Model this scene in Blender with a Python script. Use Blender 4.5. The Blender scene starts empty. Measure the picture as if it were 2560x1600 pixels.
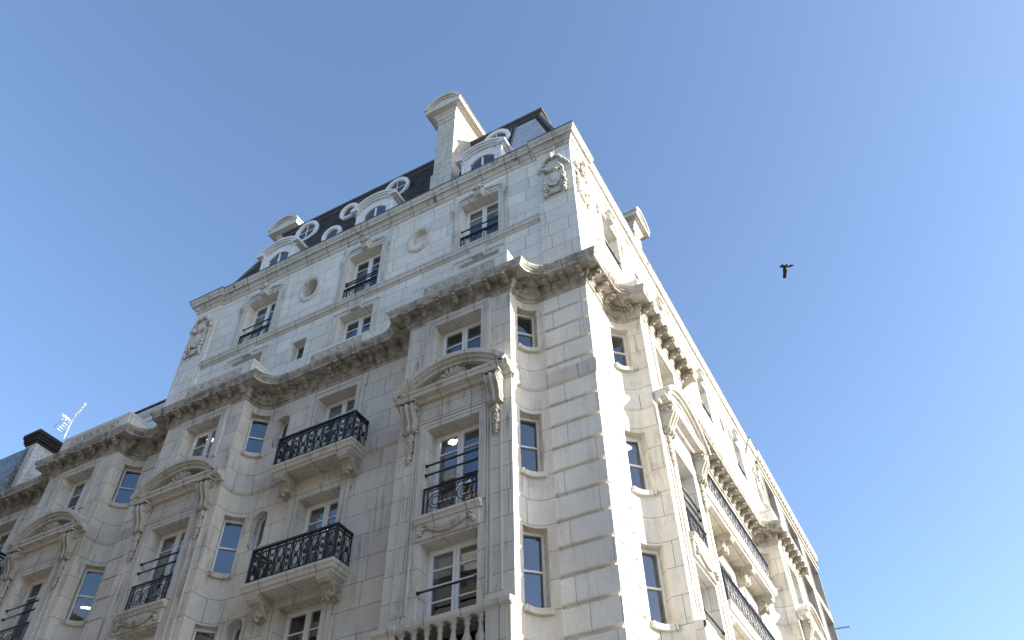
import bpy, bmesh, math, random
from mathutils import Vector, Matrix
random.seed(7)
R_ = math.radians
PI = math.pi
sc = bpy.context.scene
COL = sc.collection
# ------------------------------------------------------------------ camera
CAM = Vector((5.132, -14.095, 1.6))
yaw, pit, rol = R_(-27.7136), R_(45.5588), R_(-1.1224)
f = Vector((math.sin(yaw)*math.cos(pit), math.cos(yaw)*math.cos(pit), math.sin(pit)))
r = Vector((math.cos(yaw), -math.sin(yaw), 0)); u_ = r.cross(f)
r2 = r*math.cos(rol)+u_*math.sin(rol); u2 = -r*math.sin(rol)+u_*math.cos(rol)
cd = bpy.data.cameras.new('camera'); cam = bpy.data.objects.new('camera', cd); COL.objects.link(cam)
M = Matrix((r2, u2, -f)).transposed().to_4x4(); M.translation = CAM
cam.matrix_world = M
cd.sensor_width = 36; cd.lens = 2047.457/2560*36; cd.clip_start = .1; cd.clip_end = 3000
sc.camera = cam
# ------------------------------------------------------------------ sky, sun, exposure
SUN_AZ, SUN_EL = R_(16.5), R_(19)      # azimuth from +X towards +Y
w = bpy.data.worlds.new('World'); sc.world = w; w.use_nodes = True
nt = w.node_tree; nt.nodes.clear()
sky = nt.nodes.new('ShaderNodeTexSky'); sky.sky_type = 'NISHITA'; sky.sun_disc = False
sky.sun_elevation = SUN_EL; sky.sun_rotation = PI/2-SUN_AZ
sky.altitude = 0; sky.air_density = .8; sky.dust_density = 1.0; sky.ozone_density = 2.0
bg = nt.nodes.new('ShaderNodeBackground'); bg.inputs[1].default_value = .15
wo = nt.nodes.new('ShaderNodeOutputWorld')
nt.links.new(sky.outputs[0], bg.inputs[0]); nt.links.new(bg.outputs[0], wo.inputs[0])
sl = bpy.data.lights.new('sun', 'SUN'); sl.energy = 4.1; sl.angle = R_(.53); sl.color = (1, .965, .90)
so = bpy.data.objects.new('sun', sl); COL.objects.link(so)
S = Vector((math.cos(SUN_EL)*math.cos(SUN_AZ), math.cos(SUN_EL)*math.sin(SUN_AZ), math.sin(SUN_EL)))
so.rotation_euler = S.to_track_quat('Z', 'Y').to_euler(); so.location = (30, 10, 40)
sc.view_settings.view_transform = 'Standard'; sc.view_settings.look = 'None'
sc.view_settings.gamma = 1; sc.view_settings.exposure = 1.43
sc.render.engine = 'CYCLES'
sc.cycles.max_bounces = 8; sc.cycles.diffuse_bounces = 4; sc.cycles.transparent_max_bounces = 8

# ------------------------------------------------------------------ materials
def mat(name, base=(.5, .5, .5), rough=.8, metal=0, spec=.3):
    m = bpy.data.materials.new(name); m.use_nodes = True
    b = m.node_tree.nodes['Principled BSDF']
    b.inputs['Base Color'].default_value = (*base, 1); b.inputs['Roughness'].default_value = rough
    b.inputs['Metallic'].default_value = metal
    b.inputs['Specular IOR Level'].default_value = spec
    return m
class N:
    def __init__(s, m): s.t = m.node_tree; s.b = s.t.nodes['Principled BSDF']
    def n(s, kind, **kw):
        x = s.t.nodes.new(kind)
        for k, v in kw.items(): setattr(x, k, v)
        return x
    def l(s, a, b): s.t.links.new(a, b)
    def math(s, op, a, b=None, c=None):
        x = s.n('ShaderNodeMath', operation=op)
        for i, v in enumerate((a, b, c)):
            if v is None: continue
            if isinstance(v, (int, float)): x.inputs[i].default_value = v
            else: s.l(v, x.inputs[i])
        return x.outputs[0]
    def mix(s, fac, a, b, mode='MIX'):
        x = s.n('ShaderNodeMix', data_type='RGBA', blend_type=mode)
        for i, v in ((0, fac), (6, a), (7, b)):
            if isinstance(v, (int, float)): x.inputs[i].default_value = v
            elif isinstance(v, tuple): x.inputs[i].default_value = (*v, 1)
            else: s.l(v, x.inputs[i])
        return x.outputs[2]
    def noise(s, vec, scale, detail=4, rough=.55):
        x = s.n('ShaderNodeTexNoise'); s.l(vec, x.inputs['Vector'])
        x.inputs['Scale'].default_value = scale; x.inputs['Detail'].default_value = detail
        x.inputs['Roughness'].default_value = rough
        return x.outputs[0]
    def ramp(s, v, a, b, lo=0, hi=1):
        x = s.n('ShaderNodeMapRange'); s.l(v, x.inputs[0])
        for i, q in enumerate((a, b, lo, hi)): x.inputs[i+1].default_value = q
        return x.outputs[0]
    def wallcoord(s):                       # (along the wall, height) from world position, chosen by the face direction
        g = s.n('ShaderNodeNewGeometry'); p = s.n('ShaderNodeSeparateXYZ'); s.l(g.outputs['Position'], p.inputs[0])
        q = s.n('ShaderNodeSeparateXYZ'); s.l(g.outputs['True Normal'], q.inputs[0])
        isx = s.math('GREATER_THAN', s.math('ABSOLUTE', q.outputs[0]), s.math('ABSOLUTE', q.outputs[1]))
        uu = s.math('ADD', s.math('MULTIPLY', p.outputs[1], isx), s.math('MULTIPLY', p.outputs[0], s.math('SUBTRACT', 1, isx)))
        return g, p, q, uu
def stone(name, base, row=None, bw=1.3, mort=.011, dirt=.25, dirtcol=(.10, .085, .06), joints_u=None, var=.09, jk=.72, soot=0):
    m = mat(name, base, .85, 0, .2); s = N(m); g, p, q, uu = s.wallcoord()
    pos = g.outputs['Position']; cv = s.n('ShaderNodeCombineXYZ')
    z = s.math('SUBTRACT', p.outputs[2], 13.68)
    s.l(uu, cv.inputs[0]); s.l(z, cv.inputs[1])
    c = base
    if row:
        def wn(x_, y_=0.0):
            q_ = s.n('ShaderNodeTexWhiteNoise', noise_dimensions='2D'); k_ = s.n('ShaderNodeCombineXYZ'); s.l(x_, k_.inputs[0])
            if isinstance(y_, float): k_.inputs[1].default_value = y_
            else: s.l(y_, k_.inputs[1])
            s.l(k_.outputs[0], q_.inputs['Vector']); return q_.outputs['Value']
        zr = s.math('MULTIPLY', z, 1/row); rw = s.math('FLOOR', zr); fz = s.math('SUBTRACT', zr, rw)
        half = s.math('MULTIPLY', s.math('MODULO', s.math('ADD', rw, 1000), 2), .5)
        us = s.math('ADD', s.math('MULTIPLY', uu, 1/bw), s.math('ADD', half, s.math('MULTIPLY', wn(rw, 3.7), .22)))
        bl = s.math('FLOOR', us); fu = s.math('SUBTRACT', us, bl)
        rb = wn(bl, rw)
        # some stones are made of two pieces
        two = s.math('GREATER_THAN', wn(bl, s.math('ADD', rw, 51.3)), .66)
        dz = s.math('MULTIPLY', s.math('MINIMUM', fz, s.math('SUBTRACT', 1, fz)), row)
        du = s.math('MULTIPLY', s.math('MINIMUM', fu, s.math('SUBTRACT', 1, fu)), bw)
        du2 = s.math('ADD', s.math('MULTIPLY', s.math('ABSOLUTE', s.math('SUBTRACT', fu, .56)), bw), s.math('MULTIPLY', s.math('SUBTRACT', 1, two), 10))
        dd_ = s.math('MINIMUM', dz, s.math('MINIMUM', du, du2))
        jm = s.ramp(dd_, mort*.45, mort*1.0, 1, 0)
        side = s.math('MULTIPLY', s.math('GREATER_THAN', fu, .56), two)
        v = s.math('FRACT', s.math('ADD', rb, s.math('MULTIPLY', side, .37)))
        warm = tuple(x*k*(1+var*.35) for x, k in zip(base, (1.02, .99, .93)))
        cold = tuple(x*k*(1-var) for x, k in zip(base, (.97, 1.0, 1.04)))
        c = s.mix(v, warm, cold)
        c = s.mix(s.math('MULTIPLY', s.math('GREATER_THAN', v, .90), .32), c, tuple(x*k for x, k in zip(base, (.72, .66, .56))))
    elif joints_u:
        fr = s.math('FRACT', s.math('MULTIPLY', uu, 1/joints_u))
        jm = s.math('LESS_THAN', s.math('ABSOLUTE', s.math('SUBTRACT', fr, .5)), .011/joints_u)
    else: jm = None
    n1 = s.noise(pos, .7, 4); n2 = s.noise(pos, 9, 5, .65)
    c = s.mix(s.ramp(n1, .38, .66, 0, .7), c, tuple(x*k for x, k in zip(base, (.80, .765, .69))))
    n5 = s.noise(pos, .33, 3, .5); c = s.mix(s.ramp(n5, .5, .68, 0, .5), c, tuple(x*k for x, k in zip(base, (.74, .745, .76))))
    c = s.mix(s.ramp(n2, .4, .75, 0, .32), c, tuple(x*.62 for x in base))
    # rain streaks and soot, stretched down the wall
    mp = s.n('ShaderNodeMapping'); s.l(pos, mp.inputs[0]); mp.inputs['Scale'].default_value = (3.2, 3.2, .35)
    n3 = s.noise(mp.outputs[0], 2.2, 5, .7); n4 = s.noise(pos, 1.1, 3)
    d = s.math('MULTIPLY', s.ramp(n3, .48, .68, 0, 1), s.ramp(n4, .42, .62, 0, 1))
    c = s.mix(s.math('MULTIPLY', d, dirt), c, dirtcol)
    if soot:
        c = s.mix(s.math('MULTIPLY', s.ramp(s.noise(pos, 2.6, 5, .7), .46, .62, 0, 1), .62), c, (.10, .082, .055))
    if jm is not None:
        c = s.mix(s.math('MULTIPLY', jm, jk), c, (.085, .07, .055))
    s.l(c, s.b.inputs['Base Color'])
    bp = s.n('ShaderNodeBump'); bp.inputs['Strength'].default_value = .25; bp.inputs['Distance'].default_value = .012
    h = s.noise(pos, 28, 4, .6)
    if jm is not None: h = s.math('SUBTRACT', h, s.math('MULTIPLY', jm, 1.5))
    s.l(h, bp.inputs['Height']); s.l(bp.outputs[0], s.b.inputs['Normal'])
    return m
BASE = (.70, .665, .60)
ASH = stone('ashlar_stone', BASE, row=.6425, bw=1.75, dirt=.6)
ATT = stone('attic_stone', (.77, .75, .70), row=.59, bw=1.5, dirt=.2)
PIER = stone('pier_stone', (.80, .785, .745), row=.6425, bw=1.5, mort=.009, dirt=.3)
TRIM = stone('moulded_stone', (.62, .595, .54), joints_u=.86, dirt=.55)
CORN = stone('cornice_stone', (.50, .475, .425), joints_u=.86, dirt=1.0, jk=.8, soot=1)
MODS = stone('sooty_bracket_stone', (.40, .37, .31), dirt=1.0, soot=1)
CORT = stone('upper_cornice_stone', (.60, .58, .53), joints_u=.95, dirt=1.0, jk=.9)
CARP = stone('pale_carved_stone', (.66, .635, .575), dirt=.7)
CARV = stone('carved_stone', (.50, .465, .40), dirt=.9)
NEIB = stone('neighbour_stone', (.47, .45, .41), row=.8, bw=1.6, dirt=.2)
OPPO = stone('brown_stone', (.21, .18, .145), row=.3, bw=.6, dirt=.3)
WHITE = mat('white_paint', (.78, .78, .76), .45, 0, .4)
def dirty(m, base, k=.6, sc_=6):
    s = N(m); g = s.n('ShaderNodeNewGeometry'); n = s.noise(g.outputs['Position'], sc_, 4)
    s.l(s.mix(s.ramp(n, .4, .75, 0, .5), base, tuple(x*k for x in base)), s.b.inputs['Base Color'])
dirty(WHITE, (.78, .78, .76), .8)
LEADW = mat('white_painted_lead', (.72, .73, .74), .5, 0, .4); dirty(LEADW, (.72, .73, .74), .75, 3)
IRON = mat('black_iron', (.012, .012, .014), .4, 0, .5)
LEAD = mat('lead_sheet', (.20, .215, .235), .45, .3, .5)
def banded(m, base, pitch):
    s = N(m); g, p, q, uu = s.wallcoord()
    fr = s.math('FRACT', s.math('MULTIPLY', p.outputs[2], 1/pitch))
    j = s.math('LESS_THAN', fr, .06)
    n = s.noise(g.outputs['Position'], 2.5, 4)
    c = s.mix(s.ramp(n, .3, .7, 0, .6), base, tuple(x*.6 for x in base))
    s.l(s.mix(s.math('MULTIPLY', j, .8), c, (.02, .022, .03)), s.b.inputs['Base Color'])
banded(LEAD, (.46, .48, .52), .62)
LEADP = mat('plain_lead', (.10, .10, .105), .6, .1, .3); dirty(LEADP, (.10, .10, .105), .5, 2)
SLATE = mat('slate', (.03, .03, .033), .8, 0, .12)
def slate(m, base, row, bw):
    s = N(m); g, p, q, uu = s.wallcoord(); cv = s.n('ShaderNodeCombineXYZ'); s.l(uu, cv.inputs[0]); s.l(p.outputs[2], cv.inputs[1])
    br = s.n('ShaderNodeTexBrick'); s.l(cv.outputs[0], br.inputs['Vector'])
    br.inputs['Scale'].default_value = 1; br.inputs['Brick Width'].default_value = bw; br.inputs['Row Height'].default_value = row
    br.inputs['Mortar Size'].default_value = .012; br.inputs['Color1'].default_value = (*tuple(x*.6 for x in base), 1)
    br.inputs['Color2'].default_value = (*tuple(x*1.5 for x in base), 1); br.inputs['Mortar'].default_value = (.008, .008, .008, 1)
    n = s.noise(g.outputs['Position'], 1.2, 4)
    s.l(s.mix(s.ramp(n, .4, .7, 0, .5), br.outputs[0], (.055, .045, .03)), s.b.inputs['Base Color'])
slate(SLATE, (.045, .040, .037), .2, .32)
GSLATE = mat('grey_slate', (.2, .22, .25), .45, 0, .5); slate(GSLATE, (.17, .185, .21), .2, .3)
BRICKW = mat('sunlit_white_brick', (.7, .69, .66), .7); BRICKW = stone('sunlit_white_brick', (.72, .71, .68), row=.09, bw=.25, mort=.012, dirt=.5)  # white paint lightened so the shaded stack looks sunlit; light put into the colour
DARK = mat('soot_black_stone', (.03, .028, .026), .9); dirty(DARK, (.035, .032, .03), .4)
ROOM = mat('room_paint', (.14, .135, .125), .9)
BLIND = mat('blind_fabric', (.55, .54, .50), .9)
BARK = mat('shade_black', (.02, .02, .02), .9)  # near-black surface that paints the darkness inside openings
ASPH = mat('worn_concrete_road', (.15, .14, .125), .9); dirty(ASPH, (.15, .14, .125), .7, .5)
PAVE = mat('paving_stone', (.25, .24, .23), .85); dirty(PAVE, (.25, .24, .23), .7, 1)
MARK = mat('road_paint', (.7, .7, .68), .7)
ALU = mat('aluminium', (.8, .8, .8), .35, .6)
FEATH = mat('black_feathers', (.012, .012, .015), .6)
LAMP = bpy.data.materials.new('lamp_glow'); LAMP.use_nodes = True
_b = LAMP.node_tree.nodes['Principled BSDF']; _b.inputs['Emission Color'].default_value = (1, .96, .85, 1); _b.inputs['Emission Strength'].default_value = 3.5
GLASS = bpy.data.materials.new('window_glass'); GLASS.use_nodes = True
t = GLASS.node_tree; t.nodes.clear()
o_ = t.nodes.new('ShaderNodeOutputMaterial'); mx = t.nodes.new('ShaderNodeMixShader')
gl = t.nodes.new('ShaderNodeBsdfGlossy'); gl.inputs['Roughness'].default_value = .015; gl.inputs['Color'].default_value = (.86, .92, 1, 1)
tr = t.nodes.new('ShaderNodeBsdfTransparent'); tr.inputs[0].default_value = (.62, .66, .66, 1)
ge = t.nodes.new('ShaderNodeNewGeometry')
dt = t.nodes.new('ShaderNodeVectorMath'); dt.operation = 'DOT_PRODUCT'; t.links.new(ge.outputs['Normal'], dt.inputs[0]); t.links.new(ge.outputs['Incoming'], dt.inputs[1])
def tm(op, a, b=None):
    x = t.nodes.new('ShaderNodeMath'); x.operation = op
    for i, v in enumerate((a, b)):
        if v is None: continue
        if isinstance(v, (int, float)): x.inputs[i].default_value = v
        else: t.links.new(v, x.inputs[i])
    return x.outputs[0]
fres = tm('ADD', .17, tm('MULTIPLY', .87, tm('POWER', tm('SUBTRACT', 1, tm('ABSOLUTE', dt.outputs['Value'])), 5)))
no = t.nodes.new('ShaderNodeTexNoise'); no.inputs['Scale'].default_value = 1.3
bu = t.nodes.new('ShaderNodeBump'); bu.inputs['Strength'].default_value = .3; bu.inputs['Distance'].default_value = .03
for a, b in ((ge.outputs['Position'], no.inputs['Vector']), (no.outputs[0], bu.inputs['Height']), (bu.outputs[0], gl.inputs['Normal']),
             (fres, mx.inputs[0]), (tr.outputs[0], mx.inputs[1]), (gl.outputs[0], mx.inputs[2]), (mx.outputs[0], o_.inputs[0])):
    t.links.new(a, b)

# ------------------------------------------------------------------ mesh helpers
class MB:
    def __init__(s): s.v = []; s.f = []; s.sm = []
    def add(s, vs, fs, smooth=False):
        o = len(s.v); s.v += [tuple(x) for x in vs]
        for q in fs: s.f.append(tuple(i+o for i in q)); s.sm.append(smooth)
        return s
    def box(s, x0, x1, y0, y1, z0, z1):
        return s.add([(x0, y0, z0), (x1, y0, z0), (x1, y1, z0), (x0, y1, z0), (x0, y0, z1), (x1, y0, z1), (x1, y1, z1), (x0, y1, z1)],
                     [(0, 3, 2, 1), (4, 5, 6, 7), (0, 1, 5, 4), (1, 2, 6, 5), (2, 3, 7, 6), (3, 0, 4, 7)])
    def prism(s, poly, y0, y1):              # poly in (x,z), extruded along y
        n = len(poly)
        vs = [(a, y0, b) for a, b in poly]+[(a, y1, b) for a, b in poly]
        return s.add(vs, [tuple(range(n)), tuple(range(2*n-1, n-1, -1))]+[(i, (i+1) % n+n if 0 else n+i, n+(i+1) % n, (i+1) % n) for i in range(n)])
    def prismx(s, poly, x0, x1):             # poly in (y,z), extruded along x
        n = len(poly)
        vs = [(x0, a, b) for a, b in poly]+[(x1, a, b) for a, b in poly]
        return s.add(vs, [tuple(range(n)), tuple(range(2*n-1, n-1, -1))]+[(i, n+i, n+(i+1) % n, (i+1) % n) for i in range(n)])
    def loft(s, rings, close=True, caps=True, smooth=False):
        n = len(rings[0]); vs = [p for rg in rings for p in rg]; fs = []
        for i in range(len(rings)-1):
            for j in range(n if close else n-1):
                k = (j+1) % n
                fs.append((i*n+j, i*n+k, (i+1)*n+k, (i+1)*n+j))
        if caps and close: fs += [tuple(range(n-1, -1, -1)), tuple((len(rings)-1)*n+j for j in range(n))]
        return s.add(vs, fs, smooth)
    def tube(s, pts, rad, n=6, closed=False):
        pts = [Vector(p) for p in pts]; m = len(pts); rings = []
        for i, p in enumerate(pts):
            a = pts[(i-1) % m] if (closed or i > 0) else p; b = pts[(i+1) % m] if (closed or i < m-1) else p
            d = (b-a).normalized(); up = Vector((0, 0, 1)) if abs(d.z) < .9 else Vector((0, 1, 0))
            x = d.cross(up).normalized(); y = x.cross(d); rr = rad[i] if isinstance(rad, (list, tuple)) else rad
            rings.append([p+(x*math.cos(2*PI*k/n)+y*math.sin(2*PI*k/n))*rr for k in range(n)])
        if closed: rings.append(rings[0])
        return s.loft(rings, True, not closed, True)
    def lathe(s, c, prof, n=14):
        return s.loft([[(c[0]+r*math.cos(2*PI*k/n), c[1]+r*math.sin(2*PI*k/n), c[2]+z) for k in range(n)] for r, z in prof], True, True, True)
    def blob(s, c, rx, ry, rz, n=8, m=5):
        rings = []
        for i in range(1, m):
            t = PI*i/m
            rings.append([(c[0]+rx*math.sin(t)*math.cos(2*PI*k/n), c[1]+ry*math.sin(t)*math.sin(2*PI*k/n), c[2]-rz*math.cos(t)) for k in range(n)])
        return s.loft(rings, True, True, True)
    def arc(s, cx, cz, r0, r1, a0, a1, y0, y1, n=16, sx=1, sz=1):   # ring segment in the (x,z) plane
        rings = []
        for i in range(n+1):
            a = a0+(a1-a0)*i/n; c, d = math.cos(a)*sx, math.sin(a)*sz
            rings.append([(cx+r0*c, y0, cz+r0*d), (cx+r1*c, y0, cz+r1*d), (cx+r1*c, y1, cz+r1*d), (cx+r0*c, y1, cz+r0*d)])
        return s.loft(rings, True, True)
    def spiral(s, c, r0, turns, rad, side, n=22, plane='yz', flip=1):
        pts = []
        for i in range(n+1):
            t = i/n; a = turns*2*PI*t; rr = r0*(1-.82*t)
            if plane == 'yz': pts.append((c[0]+side, c[1]+flip*rr*math.cos(a), c[2]+rr*math.sin(a)))
            else: pts.append((c[0]+flip*rr*math.cos(a), c[1]+side, c[2]+rr*math.sin(a)))
        return s.tube(pts, [rad*(1-.5*i/n) for i in range(n+1)], 5)
    def mesh(s, name, m):
        me = bpy.data.meshes.new(name); me.from_pydata(s.v, [], s.f); me.materials.append(m)
        me.polygons.foreach_set('use_smooth', s.sm)
        bm = bmesh.new(); bm.from_mesh(me)
        bmesh.ops.recalc_face_normals(bm, faces=bm.faces); bm.to_mesh(me); bm.free()
        me.update(); return me
    def obj(s, name, m, parent=None, bevel=0):
        o = bpy.data.objects.new(name, s.mesh(name, m)); COL.objects.link(o)
        if parent: o.parent = parent
        if bevel:
            b = o.modifiers.new('bevel', 'BEVEL'); b.width = bevel; b.segments = 2; b.limit_method = 'ANGLE'; b.angle_limit = R_(40)
        return o
def tag(o, label, cat, group=None, kind=None):
    if label: o['label'] = label; o['category'] = cat
    if group: o['group'] = group
    if kind: o['kind'] = kind
    return o
def empty(name, loc, label=None, cat=None, group=None):
    e = bpy.data.objects.new(name, None); COL.objects.link(e); e.location = loc; e.empty_display_size = .3
    return tag(e, label, cat, group)
KIDS = {}
def kid(child, parent): child.parent = parent; KIDS.setdefault(parent.name, []).append(child); return child
def copytree(o, parent):
    c = o.copy(); COL.objects.link(c); c.parent = parent
    for k in KIDS.get(o.name, []): 
        d = k.copy(); COL.objects.link(d); d.parent = c
    return c
USED = set()
def place(src, parent, F, u, wd, z, rot=0):
    """put src (first use) or a copy of it on facade F at (u along, wd outwards, z)"""
    if src.name in USED: o = copytree(src, parent)
    else: o = src; USED.add(src.name); o.parent = parent
    if F == 'L': o.location = (-u, -wd, z); o.rotation_euler = (0, 0, rot)
    else: o.location = (wd, u, z); o.rotation_euler = (0, 0, PI/2-rot)
    return o
def T(F, u, wd, z): return (-u, -wd, z) if F == 'L' else (wd, u, z)

BLD = empty('corner_building', (0, 0, 0), 'ornate white stone corner block with bays, iron balconies, mansard roof and chimneys', 'building')

# ------------------------------------------------------------------ walls
def cut(vals, lo, hi):
    return sorted({round(v, 5) for v in vals if lo-1e-6 <= v <= hi+1e-6} | {lo, hi})
def wall(mb, pt, s0, s1, z0, z1, ops, extra=(), rev=None):
    """pt(s,z,depth)->xyz ; ops=(sa,sb,za,zb,depth)"""
    ss = cut([o[0] for o in ops]+[o[1] for o in ops]+list(extra), s0, s1)
    zz = cut([o[2] for o in ops]+[o[3] for o in ops], z0, z1)
    for i in range(len(ss)-1):
        for j in range(len(zz)-1):
            cs, cz = (ss[i]+ss[i+1])/2, (zz[j]+zz[j+1])/2
            if any(o[0] < cs < o[1] and o[2] < cz < o[3] for o in ops): continue
            mb.add([pt(ss[i], zz[j], 0), pt(ss[i+1], zz[j], 0), pt(ss[i+1], zz[j+1], 0), pt(ss[i], zz[j+1], 0)], [(0, 1, 2, 3)])
    for a, b, c, d, dep in ops:
        if dep <= 0: continue
        sa = [x for x in ss if a-1e-6 <= x <= b+1e-6]
        for i in range(len(sa)-1):
            for zc in (c, d):
                mb.add([pt(sa[i], zc, 0), pt(sa[i+1], zc, 0), pt(sa[i+1], zc, dep), pt(sa[i], zc, dep)], [(0, 1, 2, 3)])
        for sx in (a, b):
            mb.add([pt(sx, c, 0), pt(sx, d, 0), pt(sx, d, dep), pt(sx, c, dep)], [(0, 1, 2, 3)])
def flat(F, wd): return lambda s, z, dep: T(F, s, wd-dep, z)
def ovalhole(mb, F, u, z, wd, hu, hz, dep, shape='oval', box=None):
    bu_, bz = box
    n = 40; inner = []; outer = []
    for i in range(n):
        a = 2*PI*i/n+PI/n
        c, d = math.cos(a), math.sin(a)
        if shape == 'oval': inner.append((hu*c, hz*d))
        else:                                # stadium
            x = hu*c; zz = hu*d+(hz-hu)*(1 if d > 0 else -1); inner.append((x, zz))
        k = min(bu_/abs(c) if abs(c) > 1e-6 else 1e9, bz/abs(d) if abs(d) > 1e-6 else 1e9)
        outer.append((k*c, k*d))
    for i in range(n):
        j = (i+1) % n
        o1, o2, i1, i2 = outer[i], outer[j], inner[i], inner[j]
        if abs(o1[0]-o2[0]) > 1e-4 and abs(o1[1]-o2[1]) > 1e-4:
            cx = bu_*(1 if (o1[0]+o2[0]) > 0 else -1); cz = bz*(1 if (o1[1]+o2[1]) > 0 else -1)
            mb.add([T(F, u+a, wd, z+b) for a, b in (o1, (cx, cz), o2, i2, i1)], [(0, 1, 2, 3, 4)])
        else:
            mb.add([T(F, u+a, wd, z+b) for a, b in (o1, o2, i2, i1)], [(0, 1, 2, 3)])
        mb.add([T(F, u+a, q, z+b) for a, b, q in ((*i1, wd), (*i2, wd), (*i2, wd-dep), (*i1, wd-dep))], [(0, 1, 2, 3)])

HA, BA = 17.83, 16.15          # heads and bottoms of the window rows
HB, BB = 14.20, 11.70
HC, BC = 11.05, 9.28
HW = .74; DEP = .42
ZT = 18.8
LB = [(1.9, 5.14), (11.2, 14.44), (16.65, 19.93)]
LR = [8.2, 23.0]
RB = [(1.92, 5.26), (16.0, 19.3)]
RWIN = [9.35, 12.6]
RR = .5
def ctr(b): return (b[0]+b[1])/2
COVEW = ((16.35, HA), (12.45, HB), (9.2, HC))
def build_facade(F, bays, recw, end, endstyle):
    name = 'facade_wall'
    # recess / pier planes
    xs = [1.28]
    for b in bays: xs += [b[0]-RR, b[1]+RR]
    xs.append(end)
    for i in range(0, len(xs), 2):
        mb = MB(); a, b = xs[i], xs[i+1]; ops = []
        holes = []
        for c in recw:
            if a < c < b:
                for h, q in ((17.72, 15.16), (14.13, 11.6), (11.08, 8.5)): ops.append((c-.72, c+.72, q, h, DEP))
        if F == 'L' and b > 10 and a < 10:
            for zc in (17.0, 13.62, 10.5):
                ops.append((10.24-.27, 10.24+.27, zc-.62, zc+.62, 0)); holes.append((10.24, zc))
        if F == 'L' and a > 19 and b > 25:
            for zc in (17.0, 13.62): ops.append((25.04-.27, 25.04+.27, zc-.62, zc+.62, 0)); holes.append((25.04, zc))
        wall(mb, flat(F, 0), a, b, 0, ZT, ops)
        for hu, hz in holes: ovalhole(mb, F, hu, hz, 0, .245, .6, .3, 'stadium', (.27, .62))
        mb.obj(name, ASH, BLD)
    for bi, b in enumerate(bays):
        mb = MB(); c = ctr(b)
        ops = [(c-HW, c+HW, BA, HA, DEP), (c-HW, c+HW, BB, HB, DEP), (c-HW, c+HW, BC, HC, DEP), (c-1.0, c+1.0, 8.2, 9.02, .5)]
        wall(mb, flat(F, .8), b[0], b[1], 0, ZT, ops)
        for e, sgn in ((b[0], -1), (b[1], 1)):
            mb.add([T(F, e, .8, 0), T(F, e, RR, 0), T(F, e, RR, ZT), T(F, e, .8, ZT)], [(0, 1, 2, 3)])
        mb.obj('bay_wall', ASH, BLD)
        # coves with their narrow windows
        for e, sgn in ((b[0], -1), (b[1], 1)):
            mb = MB(); dirv = (-sgn*.7071*.32, -.7071*.32)
            def pt(s, z, dep, e=e, sgn=sgn, dirv=dirv):
                uu = e+sgn*(RR-RR*math.sin(s)); ww = RR-RR*math.cos(s)
                k = dep/.32
                return T(F, uu+dirv[0]*k, ww+dirv[1]*k, z)
            t0, t1 = R_(12), R_(80)
            wall(mb, pt, 0, PI/2, 0, ZT, [(t0, t1, za, zb, .32) for za, zb in COVEW], extra=[PI/2*i/12 for i in range(13)])
            o = mb.obj('cove_wall', ASH, BLD)
            for za, zb in COVEW:
                pa, pb = Vector(pt(t0, za, .30)), Vector(pt(t1, za, .30)); mid = (pa+pb)/2; wdt = (pa-pb).length
                win = cove_window(round(zb-za, 2), round(wdt, 3))
                o = place(win, BLD, F, 0, 0, 0, 0)
                o.location = mid; 
                o.rotation_euler = (0, 0, (R_(45) if sgn < 0 else R_(-45)) if F == 'L' else (R_(45) if sgn < 0 else R_(135)))
                if F == 'R' and e == 1.92 and za == 12.45: ceiling_lamp(o, 'globe', -.02, .22, zb-za-.16)
                if F == 'L' and e == 16.65 and za == 12.45: ceiling_lamp(o, 'strip', .0, .45, .75)
                mb = MB(); rings = []
                for i in range(11):
                    s = R_(4)+R_(82)*i/10; cu, cw = e+sgn*RR, RR
                    q = []
                    for rr, zz in ((RR+.06, za-.13), (RR-.10, za-.13), (RR-.10, za), (RR+.06, za)):
                        q.append(T(F, cu-sgn*rr*math.sin(s), cw-rr*math.cos(s), zz))
                    rings.append(q)
                mb.loft(rings); kidof = mb.obj('window_sill', TRIM, None); kidof.parent = o
                kidof.matrix_parent_inverse = Matrix.LocRotScale(o.location, o.rotation_euler, None).inverted()

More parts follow.
